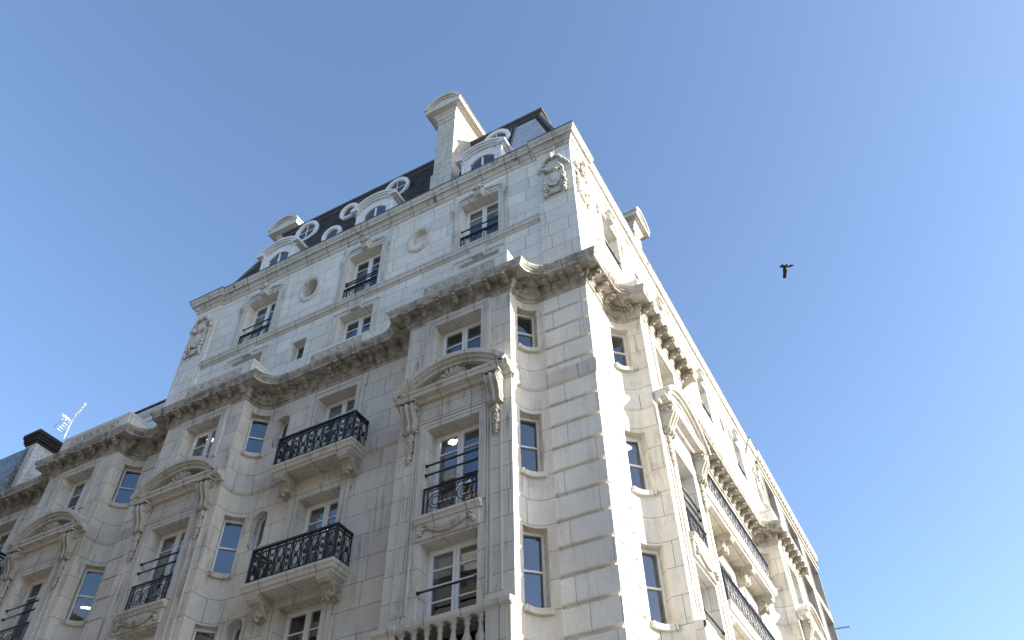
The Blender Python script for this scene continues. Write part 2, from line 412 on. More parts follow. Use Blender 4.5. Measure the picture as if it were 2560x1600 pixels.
# ------------------------------------------------------------------ windows
def room(mb, W, H, d=1.6):
    # open-fronted box: floor, ceiling, back, sides
    x, z0, z1 = W/2+.25, -.1, H+.25
    for q in ([(-x, .09, z0), (x, .09, z0), (x, d, z0), (-x, d, z0)], [(-x, .09, z1), (x, .09, z1), (x, d, z1), (-x, d, z1)],
              [(-x, d, z0), (x, d, z0), (x, d, z1), (-x, d, z1)], [(-x, .09, z0), (-x, d, z0), (-x, d, z1), (-x, .09, z1)],
              [(x, .09, z0), (x, d, z0), (x, d, z1), (x, .09, z1)]):
        mb.add(q, [(0, 1, 2, 3)])
WIN = {}
def window(W, H, rows, blind=0):
    key = (W, H, rows, blind)
    if key in WIN: return WIN[key]
    m = MB(); x = W/2; o = .055; st = .075
    m.box(-x, x, -.02, .09, H-o, H); m.box(-x, x, -.02, .09, 0, o)
    m.box(-x, -x+o, -.02, .09, o, H-o); m.box(x-o, x, -.02, .09, o, H-o)
    for sg in (-1, 1):
        a, b = sorted((sg*.006, sg*(x-o-.004)))
        m.box(a, a+st, -.045, .03, o+.004, H-o-.004); m.box(b-st, b, -.045, .03, o+.004, H-o-.004)
        m.box(a+st, b-st, -.042, .027, H-o-.09, H-o-.004); m.box(a+st, b-st, -.042, .027, o+.004, o+.10)
        zz0, zz1 = o+.10, H-o-.09
        for i in range(1, rows): 
            z = zz0+(zz1-zz0)*i/rows; m.box(a+st, b-st, -.03, .015, z-.016, z+.016)
    m.blob((-.045, -.06, H*.48), .02, .02, .02); m.blob((-.045, -.06, H*.48-.09), .02, .02, .02)
    w_ = m.obj('window', WHITE)
    p = MB(); p.add([(-x+o, 0, o), (x-o, 0, o), (x-o, 0, H-o), (-x+o, 0, H-o)], [(0, 1, 2, 3)])
    kid(p.obj('pane', GLASS), w_)
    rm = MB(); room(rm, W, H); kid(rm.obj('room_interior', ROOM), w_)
    if blind < 0:          # a pair of drawn-back curtains
        b_ = MB()
        for sg in (-1, 1):
            for k in range(7): b_.tube([(sg*(x-o-.03-.045*k), .12+.02*(k % 2), .05), (sg*(x-o-.03-.03*k), .12, H*.5), (sg*(x-o-.03-.05*k), .12+.02*(k % 2), H-o)], .026, 5)
        kid(b_.obj('curtain', BLIND), w_)
    if blind > 0:
        b_ = MB()
        for i in range(int(blind*H/.05)): b_.box(-x+o, x-o, .07, .085, H-o-.05*i-.045, H-o-.05*i)
        kid(b_.obj('blind', BLIND), w_)
    WIN[key] = w_; return w_
def cove_window(H, W):
    key = ('c', H, W)
    if key in WIN: return WIN[key]
    m = MB(); x = W/2+.02; o = .07
    m.box(-x, x, -.02, .07, H-o, H+.02); m.box(-x, x, -.02, .07, -.02, o)
    m.box(-x, -x+o, -.02, .07, o, H-o); m.box(x-o, x, -.02, .07, o, H-o); m.box(-x+o, x-o, -.035, .04, H*.5-.022, H*.5+.022)
    w_ = m.obj('cove_window', WHITE)
    p = MB(); p.add([(-x+o, .01, o), (x-o, .01, o), (x-o, .01, H-o), (-x+o, .01, H-o)], [(0, 1, 2, 3)])
    kid(p.obj('pane', GLASS), w_)
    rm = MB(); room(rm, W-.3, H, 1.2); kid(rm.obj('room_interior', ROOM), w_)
    WIN[key] = w_; return w_
def ceiling_lamp(parent, kind, x, y, z):
    m = MB()
    if kind == 'globe':
        m.lathe((x, y, z), [(.02, .04), (.07, .035), (.10, 0), (.085, -.035), (.04, -.06)], 16); m.tube([(x-.115, y, z-.01), (x-.115, y, z+.03)], .022, 8); m.tube([(x+.115, y, z-.01), (x+.115, y, z+.03)], .022, 8)
    else: m.box(x-.13, x+.13, y-.03, y+.03, z-.02, z+.02)
    o = m.obj('ceiling_lamp', LAMP); o.parent = parent; return o

def architrave(mb, W, H, fr=.30, d=.05, ear=0, ztop=None, bottom=0):
    """raised moulded surround, canonical: x right, -y outwards, origin bottom centre of the opening"""
    x = W/2
    for k, (w0, w1, dd) in enumerate(((0, fr*.55, d*.6), (fr*.55, fr, d))):
        mb.box(-x-w1, -x-w0, -dd, .0, bottom, H+w0); mb.box(x+w0, x+w1, -dd, .0, bottom, H+w0)
        mb.box(-x-w1, x+w1, -dd, .0, H+w0, H+w1)
    if ear:
        mb.box(-x-fr-ear, -x-fr, -d, 0, H+fr-.45, H+fr); mb.box(x+fr, x+fr+ear, -d, 0, H+fr-.45, H+fr)

# ---- iron work
def balconette(W, h=.7, deep=.02, style=0):
    m = MB(); x = W/2-.01
    m.box(-x, x, -.03, .03, h-.035, h); m.box(-x, x, -.012, .012, h-.11, h-.09); m.box(-x, x, -.015, .015, 0.02, .045)
    for sx in (-x+.015, x-.015, -x+.12, x-.12): m.box(sx-.014, sx+.014, -.014, .014, 0, h-.03)
    n = 3; sp = (2*x-.3)/n
    for i in range(n):
        cx = -x+.15+sp*(i+.5); rr = min(sp*.5, (h-.16)*.5); cz = .05+(h-.16)/2
        m.tube([(cx+rr*.98*math.cos(a), 0, cz+rr*1.0*math.sin(a)) for a in [2*PI*k/18 for k in range(18)]], .012, 5, True)
        if i != 1 or style:
            m.tube([(cx+rr*.5*math.cos(a), 0, cz+rr*.62*math.sin(a)) for a in [2*PI*k/14 for k in range(14)]], .011, 5, True)
    for i in range(n-1):
        cx = -x+.15+sp*(i+1); m.blob((cx, 0, .05+(h-.16)/2), .025, .02, .05)
    if style:
        for sg in (-1, 1):
            m.tube([(sg*(.08+.16*t), -.02-.06*math.sin(PI*t), .05+(h-.2)*t) for t in [k/8 for k in range(9)]], .013, 5)
    return m.obj('balconette', IRON)
def guard_bar(W):
    m = MB(); m.tube([(-W/2+.01, 0, 0), (W/2-.01, 0, 0)], .026, 8)
    for s in (-1, 1): m.tube([(s*(W/2-.035), 0, 0), (s*(W/2-.002), 0, 0)], .045, 8)
    return m.obj('guard_bar', IRON)
def railing(W, D, h=.95):
    """three-sided balcony railing, front at y=-D"""
    m = MB(); x = W/2
    def run(p0, p1, ln):
        p0, p1 = Vector(p0), Vector(p1); d = (p1-p0).normalized(); nrm = Vector((-d.y, d.x, 0))
        def bar(z, hw, hz):
            a, b = p0, p1
            q = [a-nrm*hw, b-nrm*hw, b+nrm*hw, a+nrm*hw]
            m.add([(v.x, v.y, z-hz) for v in q]+[(v.x, v.y, z+hz) for v in q], [(0, 3, 2, 1), (4, 5, 6, 7), (0, 1, 5, 4), (1, 2, 6, 5), (2, 3, 7, 6), (3, 0, 4, 7)])
        bar(h-.02, .04, .024); bar(h-.13, .018, .018); bar(.07, .016, .014); bar(.02, .02, .02)
        n = max(2, round(ln/.26)); sp = ln/n
        for i in range(n+1):
            q = p0+d*(sp*i)
            m.tube([(q.x, q.y, .02), (q.x, q.y, h-.02)], .024, 5)
        for i in range(n):
            c = p0+d*(sp*(i+.5)); hh = sp*.5-.035
            for sg in (-1, 1):
                pts = []
                for k in range(13):
                    t = k/12; off = hh*(.80+.16*math.cos(4*PI*t))
                    if i % 2: off = hh*(.66-.30*math.cos(4*PI*t))
                    q = c+d*(sg*off); pts.append((q.x, q.y, .08+(h-.21)*t))
                m.tube(pts, .016, 5)
            m.blob((c.x, c.y, .08+(h-.21)*.5), .055, .04, .075)
            if i % 2 == 0:
                m.blob((c.x, c.y, .08+(h-.21)*.24), .03, .025, .05); m.blob((c.x, c.y, .08+(h-.21)*.76), .03, .025, .05)
    run((-x, -D, 0), (x, -D, 0), W); run((-x, 0, 0), (-x, -D, 0), D); run((x, -D, 0), (x, 0, 0), D)
    for sx in (-x, x):
        m.box(sx-.03, sx+.03, -D-.03, -D+.03, 0, h+.01)
        # scrolled corner panels
        for zz in (.3, .62): m.spiral((sx*(1-.16/x), -D, zz), .1, 1.4, .014, 0, 18, 'xz', -1 if sx > 0 else 1)
    return m.obj('railing', IRON)

# ---- stone ornaments
def console(wid=.42, ht=.85, pr=.34, drop=True):
    m = MB(); x = wid/2
    prof = [(0, 0), (-pr*.55, .0), (-pr*.85, -.03), (-pr, -.10), (-pr*1.02, -.18), (-pr*.95, -.26), (-pr*.78, -.36), (-pr*.60, -.48), (-pr*.48, -.60),
            (-pr*.50, -.68), (-pr*.50, -.76), (-pr*.38, -.82), (-pr*.2, -.83), (0, -.80)]
    k = ht/.83; prof = [(a, b*k) for a, b in prof]
    m.prismx(prof, -x*.9, x*.9)
    for q in (-x*.72, 0, x*.72):
        m.tube([(q, a-.012, b) for a, b in prof[2:12]], .035 if q else .05, 6)
    for s in (-1, 1):
        m.spiral((0, -pr*.66, -.17*k), .15, 2.1, .026, s*x*.92); m.spiral((0, -pr*.28, -.70*k), .085, 1.6, .02, s*x*.92)
        m.blob((s*x*.92, -pr*.66, -.17*k), .03, .05, .05)
    m.box(-x-.02, x+.02, -pr*1.08, 0, .0, .05)
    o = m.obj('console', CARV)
    if drop:
        d = MB()
        for i, (zz, rr) in enumerate(((-.90, .10), (-1.0, .11), (-1.12, .085), (-1.22, .10), (-1.33, .10), (-1.45, .07), (-1.54, .08), (-1.64, .05))):
            for q in range(5):
                a = q*1.3+i; d.blob((rr*.55*math.cos(a), -.05-.03*abs(math.sin(a)), zz*k+rr*.4*math.sin(a)), rr*.6, rr*.55, rr*.6, 7, 4)
        d.obj('drop', CARV); dd = bpy.data.objects[-1] if 0 else None
    return o, (d if drop else None)
def make_console():
    o, d = console()
    bpy.data.objects.remove([q for q in COL.objects if q.name.startswith('drop')][0])
    kid(d.obj('fruit_drop', CARV), o); return o
def modillion():
    m = MB(); L_ = .31; h = .18; x = .07
    prof = [(0, 0), (-L_, 0), (-L_-.02, -.05), (-L_+.02, -.11), (-L_*.72, -.10), (-L_*.5, -.13), (-L_*.25, -.2), (-.0, -.24)]
    m.prismx(prof, -x, x)
    m.box(-x-.02, x+.02, -L_-.03, 0, .0, .03)
    m.blob((0, -L_-.0, -.07), .06, .04, .045); m.blob((0, -L_*.6, -.12), .055, .06, .045)
    for s in (-1, 1): m.blob((s*x, -L_*.85, -.06), .02, .05, .045); m.blob((s*x, -L_*.2, -.13), .02, .06, .06)
    m.blob((0, -.06, -.19), .055, .05, .06)
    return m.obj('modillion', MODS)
def garland(m, pts, rr, y, n=3, jit=.5, seed=1):
    rnd = random.Random(seed)
    for (a, b) in pts:
        for _ in range(n):
            m.blob((a+rnd.uniform(-1, 1)*rr*jit, y-rnd.random()*rr*.7, b+rnd.uniform(-1, 1)*rr*jit), rr*rnd.uniform(.4, .7), rr*rnd.uniform(.5, .8), rr*rnd.uniform(.4, .7), 7, 4)
def cartouche():
    m = MB()
    # shield
    sh = [(0, -.62), (.2, -.5), (.33, -.2), (.36, .1), (.26, .34), (0, .42), (-.26, .34), (-.36, .1), (-.33, -.2), (-.2, -.5)]
    m.prism([(a*.95, b-.25) for a, b in sh], -.10, .02); m.blob((0, -.07, -.3), .25, .09, .40, 14, 8)
    m.tube([(a*1.06, -.10, b-.24) for a, b in sh], .045, 6, True)
    # crest
    m.prism([(-.36, .25), (.36, .25), (.42, .62), (.2, .86), (-.2, .86), (-.42, .62)], -.10, .02)
    m.tube([(.44*math.cos(a), -.16, .42+.36*math.sin(a)) for a in [PI*k/12-.15 for k in range(14)]], .06, 6)
    m.blob((0, -.22, .78), .13, .14, .15); m.blob((0, -.26, .66), .09, .12, .12); 
    for s in (-1, 1):
        m.blob((s*.12, -.2, .93), .03, .04, .1); m.spiral((s*.40, -.13, .38), .15, 1.5, .04, 0, 18, 'xz', s)
        m.spiral((s*.30, -.12, -.98), .09, 1.4, .03, 0, 16, 'xz', s)
        m.tube([(s*(.38+.07*math.sin(PI*t*1.5)), -.10, .2-1.1*t) for t in [k/10 for k in range(11)]], .04, 6)
    garland(m, [(.34*math.cos(a), .12+.17*math.sin(a)) for a in [PI+PI*k/9 for k in range(10)]], .13, -.14, 3, .5, 3)
    for s in (-1, 1):
        garland(m, [(s*(.46-.0*k), -.42-.12*k) for k in range(8)], .12, -.06, 3, .45, 5+s)
        garland(m, [(s*(.42+.08*k), .5-.1*k) for k in range(4)], .10, -.08, 3, .5, 9+s)
    m.prism([(-.22, -1.0), (.22, -1.0), (.26, -1.2), (-.26, -1.2)], -.09, .02)
    m.tube([(-.26, -.08, -1.22), (.26, -.08, -1.22)], .06, 8)
    return m.obj('cartouche', CARP)
def keystone():
    m = MB()
    m.prism([(-.14, 0), (.14, 0), (.22, .42), (-.22, .42)], -.14, .0)
    for q in (-.1, -.035, .035, .1): m.tube([(q*(1+.5*t), -.15-.02*math.sin(PI*t), .0+.36*t) for t in [k/5 for k in range(6)]], .03, 6)
    garland(m, [(-.2+.066*k, .42+.06*math.sin(PI*k/6)) for k in range(7)], .09, -.13, 3, .4, 2)
    garland(m, [(.0, .33), (-.1, .36), (.1, .36)], .08, -.17, 3, .4, 6)
    for s in (-1, 1):
        m.tube([(s*(.24+.55*t), -.03, .36-.10*t-.035*math.sin(2*PI*t)) for t in [k/10 for k in range(11)]], .02, 6)
        m.spiral((s*.34, -.04, .32), .06, 1.3, .018, 0, 14, 'xz', s); garland(m, [(s*(.45+.08*k), .31-.02*k) for k in range(5)], .05, -.03, 2, .5, 12+s)
        m.spiral((s*.80, -.04, .22), .05, 1.3, .016, 0, 14, 'xz', s)
    return m.obj('keystone', CARP)
def shell(m, cx, y, cz, rr):
    n = 9
    for k in range(n):
        a = R_(-8)+R_(196)*k/(n-1); 
        pts = [(cx+rr*t*math.cos(a), y-.10*math.sin(PI*min(t, .95)), cz+rr*t*math.sin(a)) for t in (0.08, .35, .65, .9, 1.0)]
        m.tube(pts, [.02, rr*.09, rr*.15, rr*.16, rr*.08], 7)
    m.blob((cx, y-.05, cz+.02), .07, .07, .06)
def pediment():
    """segmental pediment over the B window; origin: bay front plane, axis, z=15.10"""
    m = MB(); hw = 1.66; 
    # horizontal cornice: ends on the console blocks, soffit between
    prof = [(0, -.02), (-.10, -.02), (-.14, .05), (-.30, .08), (-.30, .16), (-.35, .20), (-.35, .26), (0, .27)]
    m.prismx([(.25, -.015)]+prof+[(.25, .265)], -hw, hw)
    # arch: circle through (+-hw,.24) and (0,.98)
    ri = .74; R0 = (hw*hw+ri*ri)/(2*ri); cz = .24+ri-R0; a0 = math.asin(hw/R0)
    for r0, r1, y in ((R0-.27, R0-.17, -.27), (R0-.17, R0-.10, -.35), (R0-.10, R0+.03, -.43)):
        m.arc(0, cz, r0, r1, PI/2+a0, PI/2-a0, y, .0, 26)
    o = m.obj('pediment', TRIM)
    ty = MB(); n = 20; pts = [(-hw*.93, .25)]+[((R0-.16)*math.cos(a), cz+(R0-.16)*math.sin(a)) for a in [PI/2+a0*.9-2*a0*.9*k/n for k in range(n+1)]]+[(hw*.93, .25)]
    ty.prism(pts, -.03, .02); kid(ty.obj('tympanum', TRIM), o)
    sh = MB(); shell(sh, 0, -.12, .30, .47)
    for s in (-1, 1):
        for q in range(3):
            x0 = .38+.26*q; sz = .17-.035*q
            sh.spiral((s*(x0+.06), -.10, -0+.36+sz*.6), sz, 1.3, .032, 0, 16, 'xz', s)
            sh.tube([(s*(x0-.1+.35*t), -.09, .30+.12*math.sin(PI*t)) for t in [k/6 for k in range(7)]], .025, 5)
        garland(sh, [(s*(.5+.12*k), .31-.0*k) for k in range(6)], .07, -.06, 2, .5, 20+s)
    kid(sh.obj('shell_ornament', CARV), o)
    return o
def cushion():
    """sill with garland panel between B and C windows; origin at bay plane z=11.10"""
    m = MB(); m.prismx([(0, .40), (-.10, .40), (-.13, .47), (-.17, .50), (-.17, .57), (0, .60)], -.86, .86); m.prism([(-.80, .0), (.80, .0), (.80, .40), (-.80, .40)], -.07, 0)
    o = m.obj('sill_panel', TRIM); g = MB()
    for s in (-1, 1):
        g.spiral((s*.55, -.10, .27), .09, 1.5, .03, 0, 16, 'xz', s); garland(g, [(s*(.62+.025*k), .22-.05*k) for k in range(4)], .07, -.08, 3, .4, 30+s)
    g.tube([(.5*(2*t-1), -.10, .27-.13*math.sin(PI*t)) for t in [k/10 for k in range(11)]], [.03+.05*math.sin(PI*k/10) for k in range(11)], 8)
    g.tube([(.5*(2*t-1), -.11, .22-.15*math.sin(PI*t)) for t in [k/10 for k in range(11)]], [.02+.03*math.sin(PI*k/10) for k in range(11)], 8)
    kid(g.obj('garland', CARV), o); return o
def bay_strips():
    """thin raised mouldings framing the bay front beside windows B and C; origin bay plane z=9.2"""
    m = MB()
    for s in (-1, 1):
        a, b = sorted((s*.98, s*1.0)); 
        for (p, q) in ((.96, 1.0), (1.05, 1.09), (1.31, 1.35)):
            a, b = sorted((s*p, s*q)); m.box(a, b, -.035, 0, .25, 5.6)
        a, b = sorted((s*1.09, s*1.31)); m.box(a, b, -.012, 0, .25, .33)
    return m.obj('pilaster_moulding', TRIM)
def baluster():
    m = MB(); m.lathe((0, 0, 0), [(.085, 0), (.085, .05), (.05, .07), (.06, .10), (.105, .2), (.10, .27), (.06, .36), (.045, .5), (.05, .54), (.075, .57), (.05, .6), (.06, .64), (.09, .66), (.09, .72)], 14)
    m.box(-.09, .09, -.09, .09, 0, .045); m.box(-.09, .09, -.09, .09, .68, .72)
    return m.obj('baluster', CARV)
def wave_band(L_, n, rr=.10):
    m = MB(); pb = MB(); pb.box(-L_/2-.02, L_/2+.02, -.008, 0, -.14, .18); m.box(-L_/2, L_/2, -.018, 0, -.17, -.14); m.box(-L_/2, L_/2, -.018, 0, .17, .20)
    sp = L_/n
    for i in range(n):
        cx = -L_/2+sp*(i+.5)
        m.spiral((cx, 0, .03), rr, 1.35, .020, -.012, 18, 'xz', -1)
        m.tube([(cx-sp*.5+sp*q/8, -.012, -.10+.05*(q/8)**2) for q in range(9)], .018, 5)
    o = m.obj('wave_scroll_band', ATT); kid(pb.obj('band_panel', CARV), o); return o
def balcony_bracket():
    m = MB(); x = .17
    prof = [(0, 0), (-.56, 0), (-.60, -.05), (-.60, -.13), (-.52, -.19), (-.42, -.2), (-.34, -.28), (-.26, -.42), (-.12, -.5), (0, -.52)]
    m.prismx(prof, -x, x); m.box(-x-.03, x+.03, -.60, 0, -.05, .0); m.box(-x-.015, x+.015, -.57, 0, -.09, -.05)
    for q in (-.12, -.04, .04, .12): m.tube([(q, -.56+.02*k, -.10-.035*k) for k in range(4)], .045, 6)
    for s in (-1, 1): m.spiral((0, -.20, -.28), .13, 1.9, .025, s*x); m.spiral((0, -.48, -.13), .06, 1.3, .018, s*x)
    garland(m, [(-.1+.1*k, -.35-.04*k) for k in range(3)]+[(-.08, -.45), (.08, -.45), (0, -.5), (.1, -.4)], .10, -.26, 3, .5, 44)
    return m.obj('bracket', CARV)
def balcony(W, D, nb):
    m = MB(); x = W/2
    # slab with moulded edge: loft of rectangles
    rings = []
    for off, z in ((-.13, -.30), (-.11, -.24), (-.06, -.22), (-.04, -.14), (-.0, -.10), (.0, -.03), (-.03, 0)):
        rings.append([(-x-off*-1 if 0 else -(x+off), .02, z), (-(x+off), -(D+off), z), (x+off, -(D+off), z), (x+off, .02, z)])
    m.loft(rings)
    o = m.obj('balcony', TRIM)
    rl = railing(W-.22, D-.1); rl.location = (0, 0, 0.0); kid(rl, o)
    bs = balcony_bracket()
    for i in range(nb):
        b = bs if i == 0 else bs.copy()
        if i: COL.objects.link(b)
        b.location = (-x+.36+(W-.72)*i/(nb-1), 0, -.30); b.scale = (1, D/.68*.95, 1); kid(b, o)
    return o

# ------------------------------------------------------------------ build facades
build_facade('L', LB, LR, 36, 0)
build_facade('R', RB, RWIN, 20.9, 0)
for F_ in 'LR':
    mb = MB(); mb.add([T(F_, 1.284, -.3, 0), T(F_, 1.284, -.002, 0), T(F_, 1.284, -.002, ZT), T(F_, 1.284, -.3, ZT)], [(0, 1, 2, 3)]); mb.obj('pier_return', PIER, BLD)
# channelled corner pier (one mesh wrapping the corner)
mb = MB(); prof = []; z = 0; g0 = 13.68-.6425*21
prof = [(-.3, 0)]
zz = g0
while zz < 18.0:
    if zz > .1: prof += [(0, zz-.05), (-.02, zz-.036), (-.085, zz-.034), (-.085, zz+.04), (-.02, zz+.055), (0, zz+.075)]
    zz += .6425
prof += [(0, ZT), (-.3, ZT)]; prof.insert(1, (0, 0))
rings = [[T('L', 1.28, p, z) for p, z in prof], [(p, -p, z) for p, z in prof], [T('R', 1.28, p, z) for p, z in prof]]
mb.loft(rings); mb.obj('corner_pier', PIER, BLD, bevel=0)
# short channelled blocks in the narrow recess between the bays
mb = MB(); zz = g0+.6425*9
while zz < 17.6:
    mb.box(-16.15, -15.05, -.04, .02, zz+.035, zz+.6425-.02); zz += .6425
mb.obj('channelled_blocks', PIER, BLD)

# ------------------------------------------------------------------ swept mouldings
def path(F, bays, t, end, n=8, ov=.6, bo=(.8, .44), r0=.5, dr=.1, straight_end=True):
    o = ov*t; pts = [(-o, o)]; bw = bo[0]+bo[1]*t; rr = r0+dr*t
    for a, b in bays:
        for e, sg in ((a, -1), (b, 1)):
            us = e+sg*ov*t
            arc = [(us+sg*(rr-rr*math.sin(th)), o+rr-rr*math.cos(th)) for th in [PI/2*k/n for k in range(n+1)]]
            if sg < 0: pts += arc+[(us, bw)]
            else: pts += [(us, bw)]+arc[::-1]
    pts.append((end, o)); return pts
def sweep(name, prof, bays_l, end_l, bays_r, end_r, m, cap=True, **kw):
    rings = []
    pl = [path('L', bays_l, t, end_l, **kw) for t, z in prof]; pr = [path('R', bays_r, t, end_r, **kw) for t, z in prof]
    for k in range(len(pl[0])-1, -1, -1): rings.append([T('L', *pl[j][k], prof[j][1]) for j in range(len(prof))])
    for k in range(1, len(pr[0])): rings.append([T('R', *pr[j][k], prof[j][1]) for j in range(len(prof))])
    mb = MB(); mb.loft(rings, True, cap); return mb.obj(name, m, BLD)
CP = [(-.3, 18.08), (0.03, 18.08), (.06, 18.14), (.05, 18.17), (.13, 18.19), (.14, 18.29), (.22, 18.33), (.25, 18.42), (.30, 18.43), (.30, 18.50),
      (.86, 18.50), (.86, 18.585), (.90, 18.60), (.90, 18.63), (.95, 18.66), (1.0, 18.72), (1.0, 18.77), (.5, 18.82), (-.3, 18.86)]
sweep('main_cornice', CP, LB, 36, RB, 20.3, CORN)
# string course: runs round pier, coves and recesses at z 15
SP = [(-.2, 14.93), (.02, 14.90), (.09, 14.96), (.11, 15.02), (.11, 15.30), (.05, 15.38), (-.2, 15.43)]
def strip(name, segs, prof, m):
    for F, pts in segs:
        # pts: list of (u,w,nu,nw) with normal; offset p outward
        rings = [[T(F, u+nu*p, w_+nw*p, z) for p, z in prof] for u, w_, nu, nw in pts]
        mb = MB(); mb.loft(rings); mb.obj(name, m, BLD)
def covepts(e, sg, n=8, rev=False):
    L_ = []
    for k in range(n+1):
        th = PI/2*k/n; L_.append((e+sg*(RR-RR*math.sin(th)), RR-RR*math.cos(th), sg*math.sin(th), math.cos(th)))
    L_.append((e, .772, sg, 0)); return L_
SPP = [(-.15, 14.93), (.01, 14.90), (.055, 14.96), (.065, 15.02), (.065, 15.30), (.03, 15.38), (-.15, 15.43)]
for F, bays, end in (('L', LB, 36), ('R', RB, 20.3)):
    segs = []
    for i in range(len(bays)):
        nxt = bays[i+1][0] if i+1 < len(bays) else None
        pts = covepts(bays[i][1], 1)[::-1]
        if nxt: pts += covepts(nxt, -1)
        else: pts += [(end, 0, 0, 1)]
        segs.append((F, pts))
    strip('string_course', segs, SPP, TRIM)
rings = [[T('L', u+nu*p, w_+nw*p, z) for p, z in SPP] for u, w_, nu, nw in covepts(LB[0][0], -1)[::-1]]
rings += [[(p, -p, z) for p, z in SPP]]
rings += [[T('R', u+nu*p, w_+nw*p, z) for p, z in SPP] for u, w_, nu, nw in covepts(RB[0][0], -1)]
mb = MB(); mb.loft(rings); mb.obj('string_course', TRIM, BLD)

# modillions
MOD = modillion()
def mods(F, bays, end):
    o0, bw = .12, .92
    def run(a, b, wd, sp=.50):
        n = max(1, round((b-a)/sp))
        for i in range(n+1): place(MOD, BLD, F, a+(b-a)*i/n, wd, 18.49)
    run(.05, bays[0][0]-.85, o0)
    for i, (a, b) in enumerate(bays):
        run(a+.05, b-.05, bw)
        place(MOD, BLD, F, a-.14, .62, 18.49, R_(90)); place(MOD, BLD, F, b+.14, .62, 18.49, R_(-90))
        nx = bays[i+1][0] if i+1 < len(bays) else end
        if nx-b > 2.0: run(b+.85, nx-(.85 if i+1 < len(bays) else .2), o0)
mods('L', LB, 27); mods('R', RB, 20.3)
place(MOD, BLD, 'L', -.12, -.02, 18.49, R_(90))

# ------------------------------------------------------------------ bay furniture
PED = pediment(); CON = make_console(); CUS = cushion(); STR = bay_strips()
BNB = balconette(1.44, .72, style=1); BNA = balconette(1.42, .55); GB = guard_bar(1.46)
BAL = baluster()
def arch_obj(W, H, fr, d, ear=0, bottom=0, name='window_surround'):
    m = MB(); architrave(m, W, H, fr, d, ear, None, bottom); return m.obj(name, TRIM)
ARA = arch_obj(1.48, HA-BA, .27, .05); ARB = arch_obj(1.48, HB-BB, .20, .04)
ARR = arch_obj(1.44, 2.54, .30, .055, .06)
WAVE = wave_band(2.3, 7, .09)
def bay(F, b, i):
    c = ctr(b)
    def pw(W, H, rows, z, wd, blind=0, lamp=None):
        o = place(window(W, H, rows, blind), BLD, F, c, wd-DEP+.02, z)
        if lamp: ceiling_lamp(o, *lamp)
        return o
    pw(1.48, round(HA-BA, 2), 3, BA, .8, blind=(0, 0, .3)[i] if F == 'L' else -1, lamp=(('globe', -.28, .22, 1.47) if (F == 'L' and i == 1) else None))
    pw(1.48, round(HB-BB, 2), 5, BB, .8, blind=(0, -1, 0)[i] if F == 'L' else .25, lamp=(('globe', -.41, .24, 2.45) if (F == 'L' and i == 0) else ('strip', .3, .5, 2.3) if (F == 'L' and i == 1) else None))
    pw(1.48, round(HC-BC, 2), 4, BC, .8, blind=.35 if i == 0 else .12)
    place(ARA, BLD, F, c, .8, BA); place(ARB, BLD, F, c, .8, BB)
    place(PED, BLD, F, c, .8, 15.10)
    for s in (-1, 1): place(CON, BLD, F, c+s*1.22, .8, 15.05)
    place(CUS, BLD, F, c, .8, 11.10); place(STR, BLD, F, c, .8, 9.2)
    place(BNB, BLD, F, c, .83, 11.72); place(GB, BLD, F, c, .78, 13.13); place(GB, BLD, F, c, .78, 12.86); place(GB, BLD, F, c, .78, 9.9)
    m = MB(); m.box(-.95, .95, -.02, 0, 14.45-14, 15.0-14); m.prism([(-1.0, .42), (1.0, .42), (1.0, .47), (-1.0, .47)], -.05, 0)
    m.prism([(-.92, .52), (.92, .52), (.92, .55), (-.92, .55)], -.035, -.02); m.prism([(-.92, .86), (.92, .86), (.92, .89), (-.92, .89)], -.035, -.02)
    o = m.obj('frieze', TRIM, BLD); place(o, BLD, F, c, .8, 14.0)
    # parapet block over the cornice
    m = MB(); hw = (b[1]-b[0])/2
    m.box(-hw, hw, -.92, .2, 18.81, 19.72)
    o = m.obj('parapet', ATT, None, .012); place(o, BLD, F, c, 0, 0)
    wv = place(WAVE, BLD, F, c, .925, 19.33)
    # balustrade below
    m = MB(); 
    m.prismx([(0, 9.02), (-.20, 9.02), (-.23, 9.07), (-.23, 9.16), (-.17, 9.2), (0, 9.22)], -hw-.02, hw+.02)
    for s in (-1, 1):
        a, q = sorted((s*(hw-.56), s*(hw+.0))); m.box(a, q, -.19, 0, 8.28, 9.02); m.box(a+.08, q-.08, -.205, -.19, 8.36, 8.94); m.prismx([(-.18, 9.0), (-.26, 9.07), (-.26, 9.165), (-.2, 9.2)], a-.02, q+.02)
    m.box(-hw, hw, -.2, .3, 8.1, 8.28)
    o = m.obj('balustrade', TRIM); place(o, BLD, F, c, .8, 0)
    for k in range(7):
        bl = place(BAL, BLD, F, c-.93+.31*k, .93, 8.29)
    m = MB(); m.box(-1.05, 1.05, 0, .05, 8.1, 9.05); place(m.obj('recess_shade_panel', BARK), BLD, F, c, .28, 0)  # black back panel: shade behind the balusters put into its colour
for i, b in enumerate(LB): bay('L', b, i)
for i, b in enumerate(RB): bay('R', b, i)
